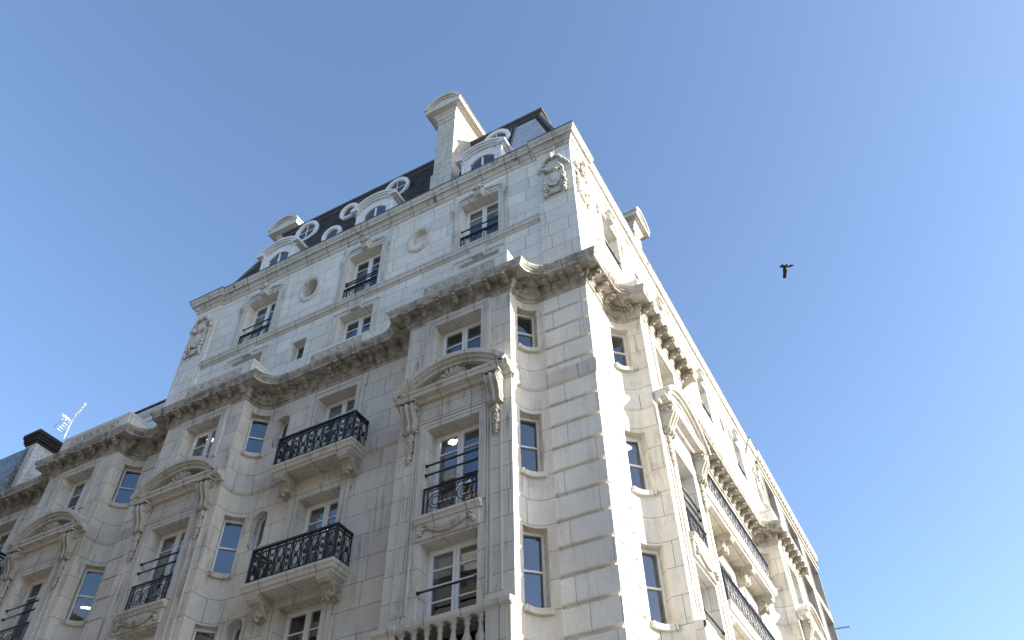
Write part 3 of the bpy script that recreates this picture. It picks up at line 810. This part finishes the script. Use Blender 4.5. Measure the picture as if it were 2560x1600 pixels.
# recess windows + balconies
BC1 = balcony(2.86, .70, 2)
def recess(F, c, balc=True, i=0):
    for j, (h, q) in enumerate(((17.72, 15.16), (14.13, 11.6), (11.08, 8.5))):
        o = place(window(1.44, round(h-q, 2), 5, (.18, -1, 0)[(j+i) % 3] if F == 'L' else 0), BLD, F, c, -DEP+.02, q)
        if F == 'L' and i == 0 and j == 1: ceiling_lamp(o, 'strip', -.42, .5, 1.98)
        if F == 'L' and i == 0 and j == 0: ceiling_lamp(o, 'globe', -.1, .9, 2.45)
        place(ARR, BLD, F, c, 0, q)
for i, c in enumerate(LR): 
    recess('L', c, True, i)
    for z in (15.08, 11.55): place(BC1, BLD, 'L', c, 0, z)
for i, c in enumerate(RWIN): recess('R', c, False, i)
BC2 = balcony(7.4, .72, 4)
for z in (15.06, 11.55): place(BC2, BLD, 'R', 9.8, 0, z)
# stadium windows of the recess
def stadium_pane():
    m = MB(); n = 28
    def ring(hu, hz): return [(hu*math.cos(a), hu*math.sin(a)+(hz-hu)*(1 if math.sin(a) > 0 else -1)) for a in [2*PI*(k+.5)/n for k in range(n)]]
    o1, o2 = ring(.25, .605), ring(.2, .555)
    m.loft([[(a, -.02, b), (c, -.02, d), (c, .03, d), (a, .03, b)] for (a, b), (c, d) in list(zip(o1, o2))+[(o1[0], o2[0])]], True, False)
    o = m.obj('oval_window', WHITE); p = MB(); p.add([(a, 0, b) for a, b in o2], [tuple(range(n))]); kid(p.obj('pane', GLASS), o)
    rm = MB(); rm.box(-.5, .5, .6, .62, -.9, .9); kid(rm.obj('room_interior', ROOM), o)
    return o
STD = stadium_pane()
for c, zs in ((10.24, (17.0, 13.62, 10.5)), (25.04, (17.0, 13.62))):
    for z in zs: place(STD, BLD, 'L', c, -.28, z)

# ------------------------------------------------------------------ attic
AW = -.08
LEND, REND = 16.38, 20.9
AL = [3.45, 8.15, 12.82]; AR = [3.2, 7.97, 12.74, 17.5]
OL = [(5.83, 23.6), (10.5, 23.6)]; OR = [(5.6, 23.6), (10.35, 23.6), (15.1, 23.6)]
ZA0, ZA1 = 18.8, 25.2
def attic(F, wins, ovals, end, lower):
    mb = MB(); ops = [(c-.72, c+.72, 22.08, 24.38, .38) for c in wins]; ops += lower
    hb = (.62, .78)
    ops += [(u-hb[0], u+hb[0], z-hb[1], z+hb[1], 0) for u, z in ovals]
    wall(mb, flat(F, AW), 0, end, ZA0, ZA1, ops)
    for u, z in ovals: ovalhole(mb, F, u, z, AW, .33, .46, .34 if (u, z) != OL[0] else .14, 'oval', hb)
    if F == 'L': # end wall of the attic
        mb.add([(-end, -AW, ZA0-.2), (-end, 3.9, ZA0-.2), (-end, 3.9, 25.72), (-end, -AW, 25.72)], [(0, 1, 2, 3)]); mb.add([(-end, 3.9, 18.6), (-7, 3.9, 18.6), (-7, 3.9, 25.72), (-end, 3.9, 25.72)], [(0, 1, 2, 3)]); mb.add([(-7, 3.9, 18.6), (-7, 20.9, 18.6), (-7, 20.9, 25.72), (-7, 3.9, 25.72)], [(0, 1, 2, 3)])
    mb.obj('attic_wall', ATT, BLD)
LOWL = [(3.45-.72, 3.45+.72, 19.3, 21.3, .45), (8.15-.7, 8.15+.7, 19.95, 21.3, .38), (12.82-.72, 12.82+.72, 19.3, 21.3, .45), (10.15, 10.76, 20.08, 21.02, .3)]
LOWR = [(c-.72, c+.72, 19.6, 21.3, .4) for c in AR]
attic('L', AL, OL, LEND, LOWL); attic('R', AR, OR, REND, LOWR)
# corner and end pilasters, slightly proud
def pilaster(F, a, b, name='attic_pilaster'):
    mb = MB()
    pts = [T(F, a, 0, 0)[:2], T(F, b, 0, 0)[:2], T(F, b, AW-.05, 0)[:2], T(F, a, AW-.05, 0)[:2]]
    mb.loft([[(x, y, ZA0) for x, y in pts], [(x, y, ZA1) for x, y in pts]])
    # raised border strips
    for (p, q) in ((a+.16 if a > .1 else a+.0, a+.2 if a > .1 else a+.03), (b-.2, b-.16)):
        pp = [T(F, p, .018, 0)[:2], T(F, q, .018, 0)[:2], T(F, q, -.02, 0)[:2], T(F, p, -.02, 0)[:2]]
        mb.loft([[(x, y, ZA0) for x, y in pp], [(x, y, ZA1) for x, y in pp]])
    mb.obj(name, ATT, BLD)
mb = MB(); c0 = [(0, 0), (-1.22, 0), (-1.22, -AW+.05), (0-.3, -AW+.3), (AW-.05, 1.22), (0, 1.22)]
mb.loft([[(x, y, ZA0) for x, y in c0], [(x, y, ZA1) for x, y in c0]]); mb.box(-1.06, -1.0, -.02, .01, ZA0, ZA1); mb.box(-.02, .02, 1.0, 1.06, ZA0, ZA1)
mb.obj('attic_pilaster', ATT, BLD)
pilaster('L', LEND-1.25, LEND); pilaster('R', REND-1.2, REND)
CAR = cartouche(); CAR.scale = (.76, .8, .93)
place(CAR, BLD, 'L', .62, .0, 23.84); place(CAR, BLD, 'R', .62, .0, 23.84); place(CAR, BLD, 'L', LEND-.62, 0, 23.84); place(CAR, BLD, 'R', REND-.6, 0, 23.84)
# top cornice with small breaks over the pilasters
def tpath(F, end, p, ends):
    L_ = []
    brk = [(0, 1.22), (end-1.25, end)]
    L_ = [(-p, p)]+[(1.22+p*.5, p), (1.22+p*.5, p+AW), (end-1.25-p*.5, p+AW), (end-1.25-p*.5, p)]
    L_ += [(end+p, p), (end+p, -1.2)] if ends else [(end, p)]
    return L_
TP = [(-.2, 25.12), (.02, 25.12), (.05, 25.17), (.05, 25.27), (.10, 25.30), (.13, 25.38), (.16, 25.40), (.16, 25.46), (.23, 25.46), (.24, 25.56), (.28, 25.60), (.32, 25.68), (.32, 25.74), (-.3, 25.80)]
pl = [tpath('L', LEND, p, True) for p, z in TP]; pr = [tpath('R', REND, p, False) for p, z in TP]
rings = [[T('L', *pl[j][k], TP[j][1]) for j in range(len(TP))] for k in range(len(pl[0])-1, -1, -1)]
rings += [[T('R', *pr[j][k], TP[j][1]) for j in range(len(TP))] for k in range(1, len(pr[0]))]
mb = MB(); mb.loft(rings); mb.obj('top_cornice', CORT, BLD)
FP = [(0, 25.75), (.335, 25.738), (.335, 25.785), (0, 25.81)]
pl = [tpath('L', LEND, p, True) for p, z in FP]; pr = [tpath('R', REND, p, False) for p, z in FP]
rings = [[T('L', *pl[j][k], FP[j][1]) for j in range(4)] for k in range(len(pl[0])-1, -1, -1)]+[[T('R', *pr[j][k], FP[j][1]) for j in range(4)] for k in range(1, len(pr[0]))]
mb = MB(); mb.loft(rings); mb.obj('lead_flashing', LEADP, BLD)
# attic string
for F, a, b in (('L', 1.22, LEND-1.25), ('R', 1.22, REND-1.2)):
    pr_ = [(-.1, 21.72), (.02, 21.72), (.05, 21.78), (.11, 21.82), (.11, 21.92), (.14, 21.96), (.14, 22.03), (.02, 22.07), (-.1, 22.07)]
    mb = MB(); mb.loft([[T(F, u, AW+p, z) for p, z in pr_] for u in (a, b)]); mb.obj('attic_string_course', TRIM, BLD)
KEY = keystone(); ARAT = arch_obj(1.44, 2.3, .22, .04, .14)
def attic_dress():
    m = MB(); m.box(-.02, .02, -.03, 0, 0, 3.05); m.box(.02, .05, -.012, 0, 0, 3.05)
    garland(m, [(0, 1.75+.07*k) for k in range(7)], .06, -.03, 2, .3, 70)
    return m.obj('side_moulding', TRIM)
DRE = attic_dress()
WAT = window(1.44, 2.3, 5)
for F, ws in (('L', AL), ('R', AR)):
    for i, c in enumerate(ws):
        place(window(1.44, 2.3, 5, (.28, 0, -1)[i] if F == 'L' else 0), BLD, F, c, AW-.36, 22.08)
        place(ARAT, BLD, F, c, AW, 22.08); place(KEY, BLD, F, c, AW, 24.42); place(DRE, BLD, F, c-1.04, AW, 22.08); place(DRE, BLD, F, c+1.04, AW, 22.08)
        place(BNA, BLD, F, c, AW+.0, 22.09); place(GB, BLD, F, c, AW-.05, 23.02)
        if F == 'L' and i == 1: place(GB, BLD, F, c, AW-.05, 22.90)
# lower attic openings
KB = MB(); KB.prism([(-.2, 0), (.2, 0), (.26, .38), (-.26, .38)], -.12, .02)
for s in (-1, 1):
    for (p, q) in ((.72, .76), (.92, .96)):
        a, b = sorted((s*p, s*q)); KB.box(a, b, -.03, 0, -1.4, .12 if p > .8 else -.02)
KB.box(-.96, .96, -.03, 0, .12, .16)
KBO = KB.obj('key_block', TRIM)
for c in (AL[0], AL[2]):
    place(KBO, BLD, 'L', c, AW, 21.32); place(window(1.44, 2.0, 4), BLD, 'L', c, AW-.42, 19.3)
place(window(1.4, 1.35, 3), BLD, 'L', 8.15, AW-.36, 19.95); place(KBO, BLD, 'L', 8.15, AW, 21.32)
for c in AR: place(window(1.44, 1.7, 3), BLD, 'R', c, AW-.38, 19.6)
m = MB(); m.box(-.305, .305, 0, .05, 0, .05); m.box(-.305, .305, 0, .05, .89, .94); m.box(-.305, -.25, 0, .05, .05, .89); m.box(.25, .305, 0, .05, .05, .89)
o = m.obj('small_window', WHITE); p = MB(); p.add([(-.26, .03, .05), (.26, .03, .05), (.26, .03, .9), (-.26, .03, .9)], [(0, 1, 2, 3)]); kid(p.obj('pane', GLASS), o)
rm = MB(); room(rm, .3, .6); kid(rm.obj('room_interior', ROOM), o); place(o, BLD, 'L', 10.455, AW-.28, 20.08)
# ledge and little wave band in front of the middle small window
m = MB(); m.box(-1.15, 1.15, -.34, .0, 18.8, 19.5); o = m.obj('sill_block', ATT); place(o, BLD, 'L', 8.3, 0, 0)
WAVE2 = wave_band(1.9, 6, .08); place(WAVE2, BLD, 'L', 8.3, .345, 19.22)
m = MB(); m.box(-.75, .75, -.06, .02, -.08, 0); place(m.obj('window_sill', TRIM), BLD, 'L', 8.15, AW, 19.95)
# oculus rings
def oculus(glazed):
    m = MB(); n = 40
    rings = []
    for k in range(n+1):
        a = 2*PI*k/n; c, d = math.cos(a), math.sin(a)
        rings.append([(q*c*.72/.72 if 0 else c*(.33+q), y, d*(.46+q)) for q, y in ((0, .02), (0, -.05), (.05, -.075), (.13, -.075), (.17, -.05), (.19, .02))])
    m.loft(rings, False, False, True)
    o = m.obj('oculus', TRIM); p = MB()
    p.add([(.335*math.cos(2*PI*k/n), 0, .465*math.sin(2*PI*k/n)) for k in range(n)], [tuple(range(n))])
    if glazed:
        kid(p.obj('pane', GLASS), o); q = MB(); q.arc(0, 0, 1, 1.16, 0, 2*PI, -.02, .02, 36, .30, .42); kid(q.obj('frame', WHITE), o)
        rm = MB(); rm.box(-.7, .7, .6, .62, -.9, .9); kid(rm.obj('room_interior', ROOM), o)
    else: kid(p.obj('blind_panel', ATT), o)
    return o
OG = oculus(True); OB = oculus(False)
def put_oc(F, u, z, glazed):
    o = place(OG if glazed else OB, BLD, F, u, AW, z)
    return o
put_oc('L', *OL[0], False); put_oc('L', *OL[1], True)
for q in OR: put_oc('R', *q, True)
for o in list(COL.objects):
    if o.parent and o.parent.name.startswith('oculus') and not o.name.startswith('room'): o.location.y = .13 if o.name.startswith('blind') else .30

# ------------------------------------------------------------------ mansard roof
def slope(z): return -.25-(z-25.7)/5.3*1.5
mb = MB(); X0, X1, Y0, Y1 = -LEND+.1, -.1, .1, REND
a, b = .15, 1.65
YB, XI = 3.9, -7.0
mb.add([(X0+a, Y0+a, 25.7), (X1-a, Y0+a, 25.7), (X1-a, Y1, 25.7), (XI, Y1, 25.7), (XI, YB, 25.7), (X0+a, YB, 25.7),
        (X0+b, Y0+b, 31.0), (X1-b, Y0+b, 31.0), (X1-b, Y1, 31.0), (XI, Y1, 31.0), (XI, YB, 31.0), (X0+b, YB, 31.0)],
       [(0, 1, 7, 6), (1, 2, 8, 7), (2, 3, 9, 8), (3, 4, 10, 9), (4, 5, 11, 10), (5, 0, 6, 11), (6, 7, 10, 11), (7, 8, 9, 10)])
mb.obj('mansard_roof', SLATE, BLD)
mb = MB(); prf = [(0, 30.80), (.10, 30.86), (.10, 30.95), (.20, 31.0), (.20, 31.10), (0, 31.14)]
x0, x1, y0 = X0+b, X1-b, Y0+b
mb.loft([[(x0-p, YB, z) for p, z in prf], [(x0-p, y0-p, z) for p, z in prf], [(x1+p, y0-p, z) for p, z in prf], [(x1+p, Y1, z) for p, z in prf]])
mb.obj('roof_curb', LEADP, BLD)
# lead clad panel by the hip and its rolls
def on_slope(u, z, off=.0): return (-u, -slope(z)-off, z)
mb = MB(); mb.loft([[on_slope(u, z, .06), on_slope(u, z, -.06)] for u, z in ()], False, False) if 0 else None
pts = [(.55, 25.75), (2.55, 25.75), (2.75, 30.4), (1.85, 30.4)]
mb.loft([[on_slope(u, z, .07) for u, z in pts], [on_slope(u, z, -.05) for u, z in pts]]); mb.obj('lead_panel', LEAD, BLD)
for u in (2.75, 2.93, 3.1): MB().tube([on_slope(u-.2, 25.75, .05), on_slope(u, 30.6, .05)], .06, 6).obj('lead_roll', LEADP, BLD)
MB().tube([(X1-a, Y0+a, 25.75), (X1-b, Y0+b, 30.9)], .09, 8).obj('lead_roll', LEADP, BLD)
MB().tube([(X0+a, Y0+a, 25.75), (X0+b, Y0+b, 30.9)], .09, 8).obj('lead_roll', LEADP, BLD)
def dormer():
    m = MB(); W2 = .83; zt = 1.47
    # face with arched opening: built from side jambs and arch pieces ; origin z=25.75, plane front y=0
    for s in (-1, 1):
        a, b = sorted((s*.56, s*W2)); m.box(a, b, 0, .14, 0, zt); a, b = sorted((s*.60, s*.66)); m.box(a, b, -.03, 0, 0, 1.1)
        a, b = sorted((s*.72, s*W2)); m.box(a, b, -.05, 0, 0, zt-.12); m.box(a-.02, b+.02, -.08, 0, zt-.2, zt-.08)
    n = 14; low = [(-.56+1.12*k/n, 1.05+.30*math.sin(PI*k/n)) for k in range(n+1)]
    up = [(x/.56*(W2+.15), zt+.40-.36*(x/.56)**2) for x, z in low]
    for k in range(n): m.prism([low[k], low[k+1], (low[k+1][0], up[k+1][1]), (low[k][0], up[k][1])], .0, .14)
    for s_ in (-1, 1): a, b = sorted((s_*.56, s_*W2)); m.box(a, b, 0.003, .137, zt-.02, zt+.12)
    hw = 1.0; ri = .38; R0 = (hw*hw+ri*ri)/(2*ri); cz = zt+.02+ri-R0; a0 = math.asin(hw/R0)
    for r0, r1, y in ((R0-.17, R0-.09, -.08), (R0-.09, R0-.02, -.15), (R0-.02, R0+.06, -.21)): m.arc(0, cz, r0, r1, PI/2+a0, PI/2-a0, y, 1.0, 22)
    for s in (-1, 1):
        a, b = sorted((s*.74, s*(hw+.05))); m.box(a, b, -.2, .9, zt-.07, zt+.06)
    # cheeks
    for s in (-1, 1): a, b = sorted((s*(W2-.04), s*W2)); m.box(a, b, .14, .9, 0, zt+.1)
    o = m.obj('dormer', LEADW)
    w2 = MB(); w2.box(-.035, .035, .03, .10, 0, 1.33); 
    for s in (-1, 1):
        a, b = sorted((s*.49, s*.56)); w2.box(a, b, .03, .10, 0, 1.1)
        a, b = sorted((s*.035, s*.49)); w2.box(a, b, .04, .08, .52, .55); w2.box(a, b, .04, .08, 0, .09)
    kid(w2.obj('window', WHITE), o)
    p = MB(); p.add([(-.56, .06, 0)]+[(x, .06, z) for x, z in low]+[(.56, .06, 0)], [tuple(range(n+3))]); kid(p.obj('pane', GLASS), o)
    rm = MB(); room(rm, .6, 1.2, .8); kid(rm.obj('room_interior', ROOM), o)
    return o
def bullseye(hu, hz, cross, dep=.5):
    m = MB(); n = 36; rings = []
    for k in range(n+1):
        a = 2*PI*k/n; c, d = math.cos(a), math.sin(a)
        rings.append([(c*(hu+q), y, d*(hz+q)) for q, y in ((-.17, .08), (-.17, 0), (-.13, -.05), (-.04, -.07), (0, -.03), (0, .06))])
    m.loft(rings, False, False, True); o = m.obj('bullseye_dormer', LEADW)
    b = MB(); b.loft([[(c*(hu-.02), y, d*(hz-.02)) for y in (.05, dep)] for c, d in [(math.cos(2*PI*k/n), math.sin(2*PI*k/n)) for k in range(n+1)]], False, False, True)
    kid(b.obj('dormer_drum', LEADP), o)
    p = MB(); p.add([((hu-.155)*math.cos(2*PI*k/n), .05, (hz-.155)*math.sin(2*PI*k/n)) for k in range(n)], [tuple(range(n))]); kid(p.obj('pane', GLASS), o)
    q = MB(); q.add([((hu-.155)*math.cos(2*PI*k/n), .3, (hz-.155)*math.sin(2*PI*k/n)) for k in range(n)], [tuple(range(n))]); kid(q.obj('room_interior', BARK), o)
    if cross:
        q = MB(); q.box(-.012, .012, 0, .03, -hz+.16, hz-.16); q.box(-hu+.16, hu-.16, .002, .028, -.012, .012); kid(q.obj('glazing_bar', WHITE), o)
    return o
DOR = dormer(); BE1 = bullseye(.62, .66, True, .8); BE2 = bullseye(.48, .48, False, .5)
for c in AL:
    place(DOR, BLD, 'L', c, -.15, 25.75); place(BE1, BLD, 'L', c, -1.2, 29.6)
place(BE2, BLD, 'L', 10.48, -1.12, 29.45); place(BE2, BLD, 'L', 10.48, -.45, 27.15)
# chimneys
def chimney(dep, cname='chimney'):
    m = MB(); m.box(-.41, .41, 0, dep, 25.7, 31.2); m.box(-.44, .44, -.03, dep+.03, 31.2, 31.27); m.box(-.40, .40, .01, dep-.01, 31.27, 31.62)
    m.box(-.47, .47, -.06, dep, 25.7, 27.6)
    o = m.obj('chimney', stone_ch)
    c = MB(); x = .82
    c.loft([[(-q, -(q-.41), z), (q, -(q-.41), z), (q, dep+(q-.41), z), (-q, dep+(q-.41), z)] for q, z in ((.42, 31.55), (.46, 31.60), (.47, 31.68), (.54, 31.74), (.56, 31.80), (.70, 31.84), (.74, 31.862))])
    c.box(-x, x, -.37, dep+.37, 31.86, 32.12)
    ri = .62; hw = x; R0 = (hw*hw+ri*ri)/(2*ri); cz = 32.12+ri-R0; a0 = math.asin(min(1, hw/R0))
    n = 20; arcp = [(R0*math.cos(PI/2+a0-2*a0*k/n), cz+R0*math.sin(PI/2+a0-2*a0*k/n)) for k in range(n+1)]
    c.prism(arcp, -.30, dep+.30)
    c.arc(0, cz, R0-.20, R0-.10, PI/2+a0, PI/2-a0, -.35, -.28, 20); c.arc(0, cz, R0-.10, R0+.06, PI/2+a0, PI/2-a0, -.42, dep+.42, 20)
    kid(c.obj('chimney_cap', stone_cap), o); return o
stone_ch = stone('chimney_stone', (.56, .545, .50), row=.42, bw=.6, mort=.012, dirt=.25)
stone_cap = stone('chimney_cap_stone', (.62, .60, .55), dirt=.2)
CH = chimney(3.2); CH2 = chimney(1.6)
place(CH, BLD, 'L', 5.3, -.33, 0); place(CH2, BLD, 'L', 15.15, -2.1, 0); place(CH, BLD, 'R', 9.75, -.75, 0)

# lower range to the left of the attic tower
m = MB(); m.box(-19.35, -17.4, 1.0, 3.0, 18.8, 21.55); m.box(-19.4, -17.3, .95, 3.0, 21.3, 21.36); 
m.prismx([(1.0, 21.55), (.9, 21.6), (.82, 21.7), (.82, 21.78), (3, 21.8)], -19.5, -17.2); m.obj('lower_dormer', LEADW, BLD)
m = MB(); m.box(-19.55, -17.15, .76, 3.0, 21.81, 21.87); m.obj('lower_dormer_roof', LEADP, BLD)
m = MB(); m.add([(-36, 5, 20.3), (-7, 5, 18.7), (-7, 20, 18.7), (-36, 20, 18.7)], [(0, 1, 2, 3)]); m.add([(-16.4, .9, 18.8), (-36, .9, 18.8), (-36, 2.6, 20.3), (-16.4, 2.6, 20.3), (-36, 5, 20.3), (-16.4, 5, 20.3)], [(0, 1, 2, 3), (3, 2, 4, 5)]); m.obj('lower_roof', GSLATE, BLD)
m = MB(); m.add([(-25.95, .35, 18.8), (-36, .35, 18.8), (-36, 1.05, 22.95), (-26.1, 1.05, 22.95), (-26.1, 5, 22.95), (-36, 5, 22.95), (-25.95, 5, 18.8)], [(0, 1, 2, 3), (3, 2, 5, 4), (0, 3, 4, 6)]); m.obj('slate_roof', GSLATE, BLD)
m = MB(); m.box(-30.5, -28.3, .2, 2, 18.8, 20.9); m.box(-30.6, -28.2, .1, 2, 20.9, 21.0); m.obj('lower_dormer', LEADW, BLD)
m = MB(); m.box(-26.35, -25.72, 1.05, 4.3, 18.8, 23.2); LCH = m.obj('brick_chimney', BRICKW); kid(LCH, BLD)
m = MB()
for q, z0, z1 in ((.06, 23.05, 23.15), (.12, 23.15, 23.27), (.15, 23.27, 23.40)): m.box(-26.35-q, -25.72+q, 1.05-q, 4.3+q, z0, z1)
m.box(-26.55, -25.52, .85, 4.5, 23.40, 23.58); kid(m.obj('chimney_cap', DARK), LCH)
m = MB(); m.box(-26.37, -26.33, 1.03, 1.5, 18.9, 23.0)
# rear block filling behind so that nothing is hollow from the side
m = MB(); m.box(-36, -.5, 1.9, 20, .1, 18.7); m.obj('inner_core', BARK, BLD) if 0 else None

# ------------------------------------------------------------------ tv antenna on the left chimney (a thing of its own)
ANT = empty('tv_antenna', (-26.0, 2.2, 23.62), 'silver television antenna on a thin mast above the far left chimney', 'antenna')
m = MB(); m.tube([(0, 0, 0), (0, 0, 1.75)], .03, 6); m.obj('mast', ALU, ANT)
m = MB(); m.tube([(-.45, .12, 1.70), (1.30, -.38, 1.90)], .018, 5)
for k in range(10):
    t_ = .35+.65*k/9; bx, by, bz = -.45+1.75*t_, .12-.5*t_, 1.70+.2*t_; s_ = .16-.006*k
    m.tube([(bx-.3*s_, by+s_, bz-.06), (bx, by, bz), (bx+.3*s_, by-s_, bz+.0)], .014, 4); m.tube([(bx, by, bz-s_), (bx, by, bz+s_)], .014, 4)
m.obj('boom', ALU, ANT)
m = MB()
for s in (-1, 1):
    for k in range(5): m.tube([(-.42-.1*k, -.32, 1.72+s*(.06+.09*k)), (-.42-.1*k, .25, 1.72+s*(.06+.09*k))], .015, 4)
    for y in (-.32, .25): m.tube([(-.42, y, 1.72+s*.04), (-.84, y, 1.72+s*.44)], .02, 4)
m.obj('reflector', ALU, ANT)

ANT.scale = (.82, .82, .95)
# ------------------------------------------------------------------ neighbour on the right street
NB = empty('neighbour_building', (0, 20.9, 0), 'tall pale stone building with deep upright windows adjoining the far end of the sunlit side', 'building')
ops = []
for c in (21.75, 26.15, 30.0):
    pass
m = MB(); NX = .15; wins = [(21.3, 23.4), (25.2, 28.0), (29.4, 32.5)]; HH = (24.75, 21.75, 18.75, 15.75, 12.75, 9.75)
for a, b in wins:
    for h in HH: ops.append((a-20.9, b-20.9, h-2.3, h, .62))
def npt(s, z, dep): return (NX-dep, s, z)
wall(m, npt, 0.03, 12.1, 0, 25.4, ops)
m.add([(NX, 12.1, 0), (-8, 12.1, 0), (-8, 12.1, 25.4), (NX, 12.1, 25.4)], [(0, 1, 2, 3)])
m.add([(NX, .03, 0), (-3, .03, 0), (-3, .03, 25.4), (NX, .03, 25.4)], [(0, 1, 2, 3)])
m.obj('wall', NEIB, NB)
m = MB(); prf = [(-.3, 25.15), (.07, 25.2), (.09, 25.28), (.03, 25.32), (.03, 25.62), (.14, 25.64), (.14, 25.80), (.20, 25.9), (.20, 26.02), (-.3, 26.1)]
m.loft([[(NX+p, y, z) for p, z in prf] for y in (.03, 12.15)]); m.obj('cornice', NEIB, NB)
DN = MB(); DN.box(-.1, .1, -.09, 0, 0, .14); dsrc = DN.obj('dentil', NEIB)
for k in range(28):
    d = dsrc if k == 0 else dsrc.copy()
    if k: COL.objects.link(d)
    d.parent = NB; d.location = (NX+.03, .25+.42*k, 25.47); d.rotation_euler = (0, 0, PI/2)
m = MB(); m.box(-6, -1.2, .05, 12.1, 25.4, 27.0); m.obj('roof_storey', NEIB, NB)
wsrc = None
for a, b in wins:
    for h in HH:
        mm = MB(); W_ = b-a; 
        mm.box(-W_/2, W_/2, 0, .06, 2.22, 2.3); mm.box(-W_/2, W_/2, 0, .06, 0, .07); mm.box(-W_/2, -W_/2+.08, 0, .06, .07, 2.22); mm.box(W_/2-.08, W_/2, 0, .06, .07, 2.22); mm.box(-.05, .05, 0, .06, .07, 2.22)
        o = mm.obj('window', WHITE, NB); o.location = (NX-.55, (a+b)/2-20.9, h-2.3); o.rotation_euler = (0, 0, PI/2)
        pp = MB(); pp.add([(-W_/2, .03, 0), (W_/2, .03, 0), (W_/2, .03, 2.3), (-W_/2, .03, 2.3)], [(0, 1, 2, 3)]); kid(pp.obj('pane', GLASS), o)
        rr_ = MB(); room(rr_, W_-.4, 2.1, 1.2); kid(rr_.obj('room_interior', ROOM), o)
        ss = MB()
        for yy in (a-20.9-.10, b-20.9+.02): ss.box(NX, NX+.04, yy, yy+.08, h-2.3, h+.02)
        ss.box(NX, NX+.05, a-20.9-.1, b-20.9+.1, h+.02, h+.12); ss.obj('window_surround', NEIB, NB)
RA = empty('roof_antenna', (-.4, 34.6, 0), 'dark thin aerial boom sticking out level beyond the far right roofline', 'antenna')

# ------------------------------------------------------------------ bird
BIRD = empty('flying_crow', (0, 0, 0), 'black crow in flight against the open blue sky', 'bird')
m = MB()
body = [(0, 0, -.30), (0, 0, -.22), (.0, 0, -.08), (.0, 0, .08), (.03, 0, .16), (.09, 0, .20), (.15, 0, .19), (.21, 0, .165), (.27, 0, .14)]
m.tube(body, [.07, .10, .13, .125, .095, .085, .06, .02, .004], 10); m.obj('body', FEATH, BIRD)
for s, pts in ((-1, [(-.02, .14), (-.10, .22), (-.18, .26), (-.28, .17), (-.31, .07), (-.17, .08), (-.06, .02)]), (1, [(.02, .14), (.12, .22), (.30, .27), (.44, .26), (.42, .20), (.28, .14), (.08, .06)])):
    m = MB(); m.prism(pts, -.015, .015); m.obj('wing', FEATH, BIRD)
m = MB(); m.prism([(-.08, -.15), (.08, -.15), (.09, -.40), (.03, -.50), (-.05, -.50), (-.10, -.42)], -.012, .012); m.obj('tail', FEATH, BIRD)
m = MB()
def raydir(px, py): return (r2*((px-1280)/2047.457)-u2*((py-800)/2047.457)+f)
d_ = raydir(1963, 673); BIRD.location = CAM+d_*44
bz = Matrix((r2, f, u2)).transposed(); BIRD.rotation_euler = (bz @ Matrix.Rotation(R_(4), 3, 'Y')).to_euler(); BIRD.scale = (1.0, 1.0, 1.0)
m = MB(); e0 = CAM+raydir(2078, 1574)*(34.6-CAM.y)/raydir(2078, 1574).y; e1 = CAM+raydir(2122, 1567)*(35.0-CAM.y)/raydir(2122, 1567).y
RA.location = e0-Vector((0, 0, 2.5))
a_, b_ = e0-RA.location, e1-RA.location; dd = (b_-a_); a2 = a_-dd*.25
m.tube([a2, b_], .016, 5)
for k in range(8): q = a_+dd*(k/7); m.tube([q+Vector((0, -.12, .0)), q+Vector((0, .12, 0))], .03, 4)
m.obj('boom', IRON, RA); m = MB(); m.tube([a2+Vector((0, 0, .2)), a2-Vector((0, 0, 2.4))], .025, 6); m.obj('mast', IRON, RA)

# ------------------------------------------------------------------ ground and the street opposite (seen only as reflections and shade)
m = MB(); m.add([(-400, -400, 0), (400, -400, 0), (400, 400, 0), (-400, 400, 0)], [(0, 1, 2, 3)]); g = m.obj('road', ASPH); g['kind'] = 'structure'
m = MB(); m.box(-40, 3, -3.2, 0.0, 0.002, .13); m.box(0.002, 3, -.0, 34, 0.002, .13); g = m.obj('pavement', PAVE); g['kind'] = 'structure'
m = MB(); m.box(-60, 3, -19, -15.8, 0.002, .13); g = m.obj('pavement', PAVE); g['kind'] = 'structure'
m = MB()
for k in range(14): m.box(-50+4*k, -48+4*k, -9.6, -9.45, .004, .008)
g = m.obj('road_marking', MARK); g['kind'] = 'structure'
def opposite(x0, x1, H, label, mt):
    OP = empty('opposite_building', (x0, -19, 0), label, 'building')
    m = MB(); ops = []; L_ = x1-x0; n = int(L_/3.2)
    for k in range(n):
        for j in range(int(H/3.7)): ops.append((1.2+3.2*k, 2.8+3.2*k, 1.2+3.7*j, 3.4+3.7*j, .3))
    wall(m, lambda s, z, dep: (s, -dep, z), 0, L_, 0, H, ops); m.add([(0, -.4, 0), (L_, -.4, 0), (L_, -.4, H), (0, -.4, H)], [(0, 1, 2, 3)])
    for x in (0, L_): m.add([(x, 0, 0), (x, -12, 0), (x, -12, H), (x, 0, H)], [(0, 1, 2, 3)])
    m.add([(0, 0, H), (L_, 0, H), (L_, -12, H), (0, -12, H)], [(0, 1, 2, 3)])
    m.obj('wall', mt, OP); m = MB(); m.box(-.2, L_+.2, .003, .4, H-.4, H+.1); m.obj('cornice', NEIB, OP); m = MB(); m.box(0, L_, .003, .15, 4.5, 4.8); m.obj('string_course', NEIB, OP)
opposite(-62, -15.05, 28, 'taller brown building across the street, mirrored in the far left windows', OPPO)
opposite(-15, 6, 22.5, 'lower brown corner building across the street, mirrored in the lower windows', OPPO)
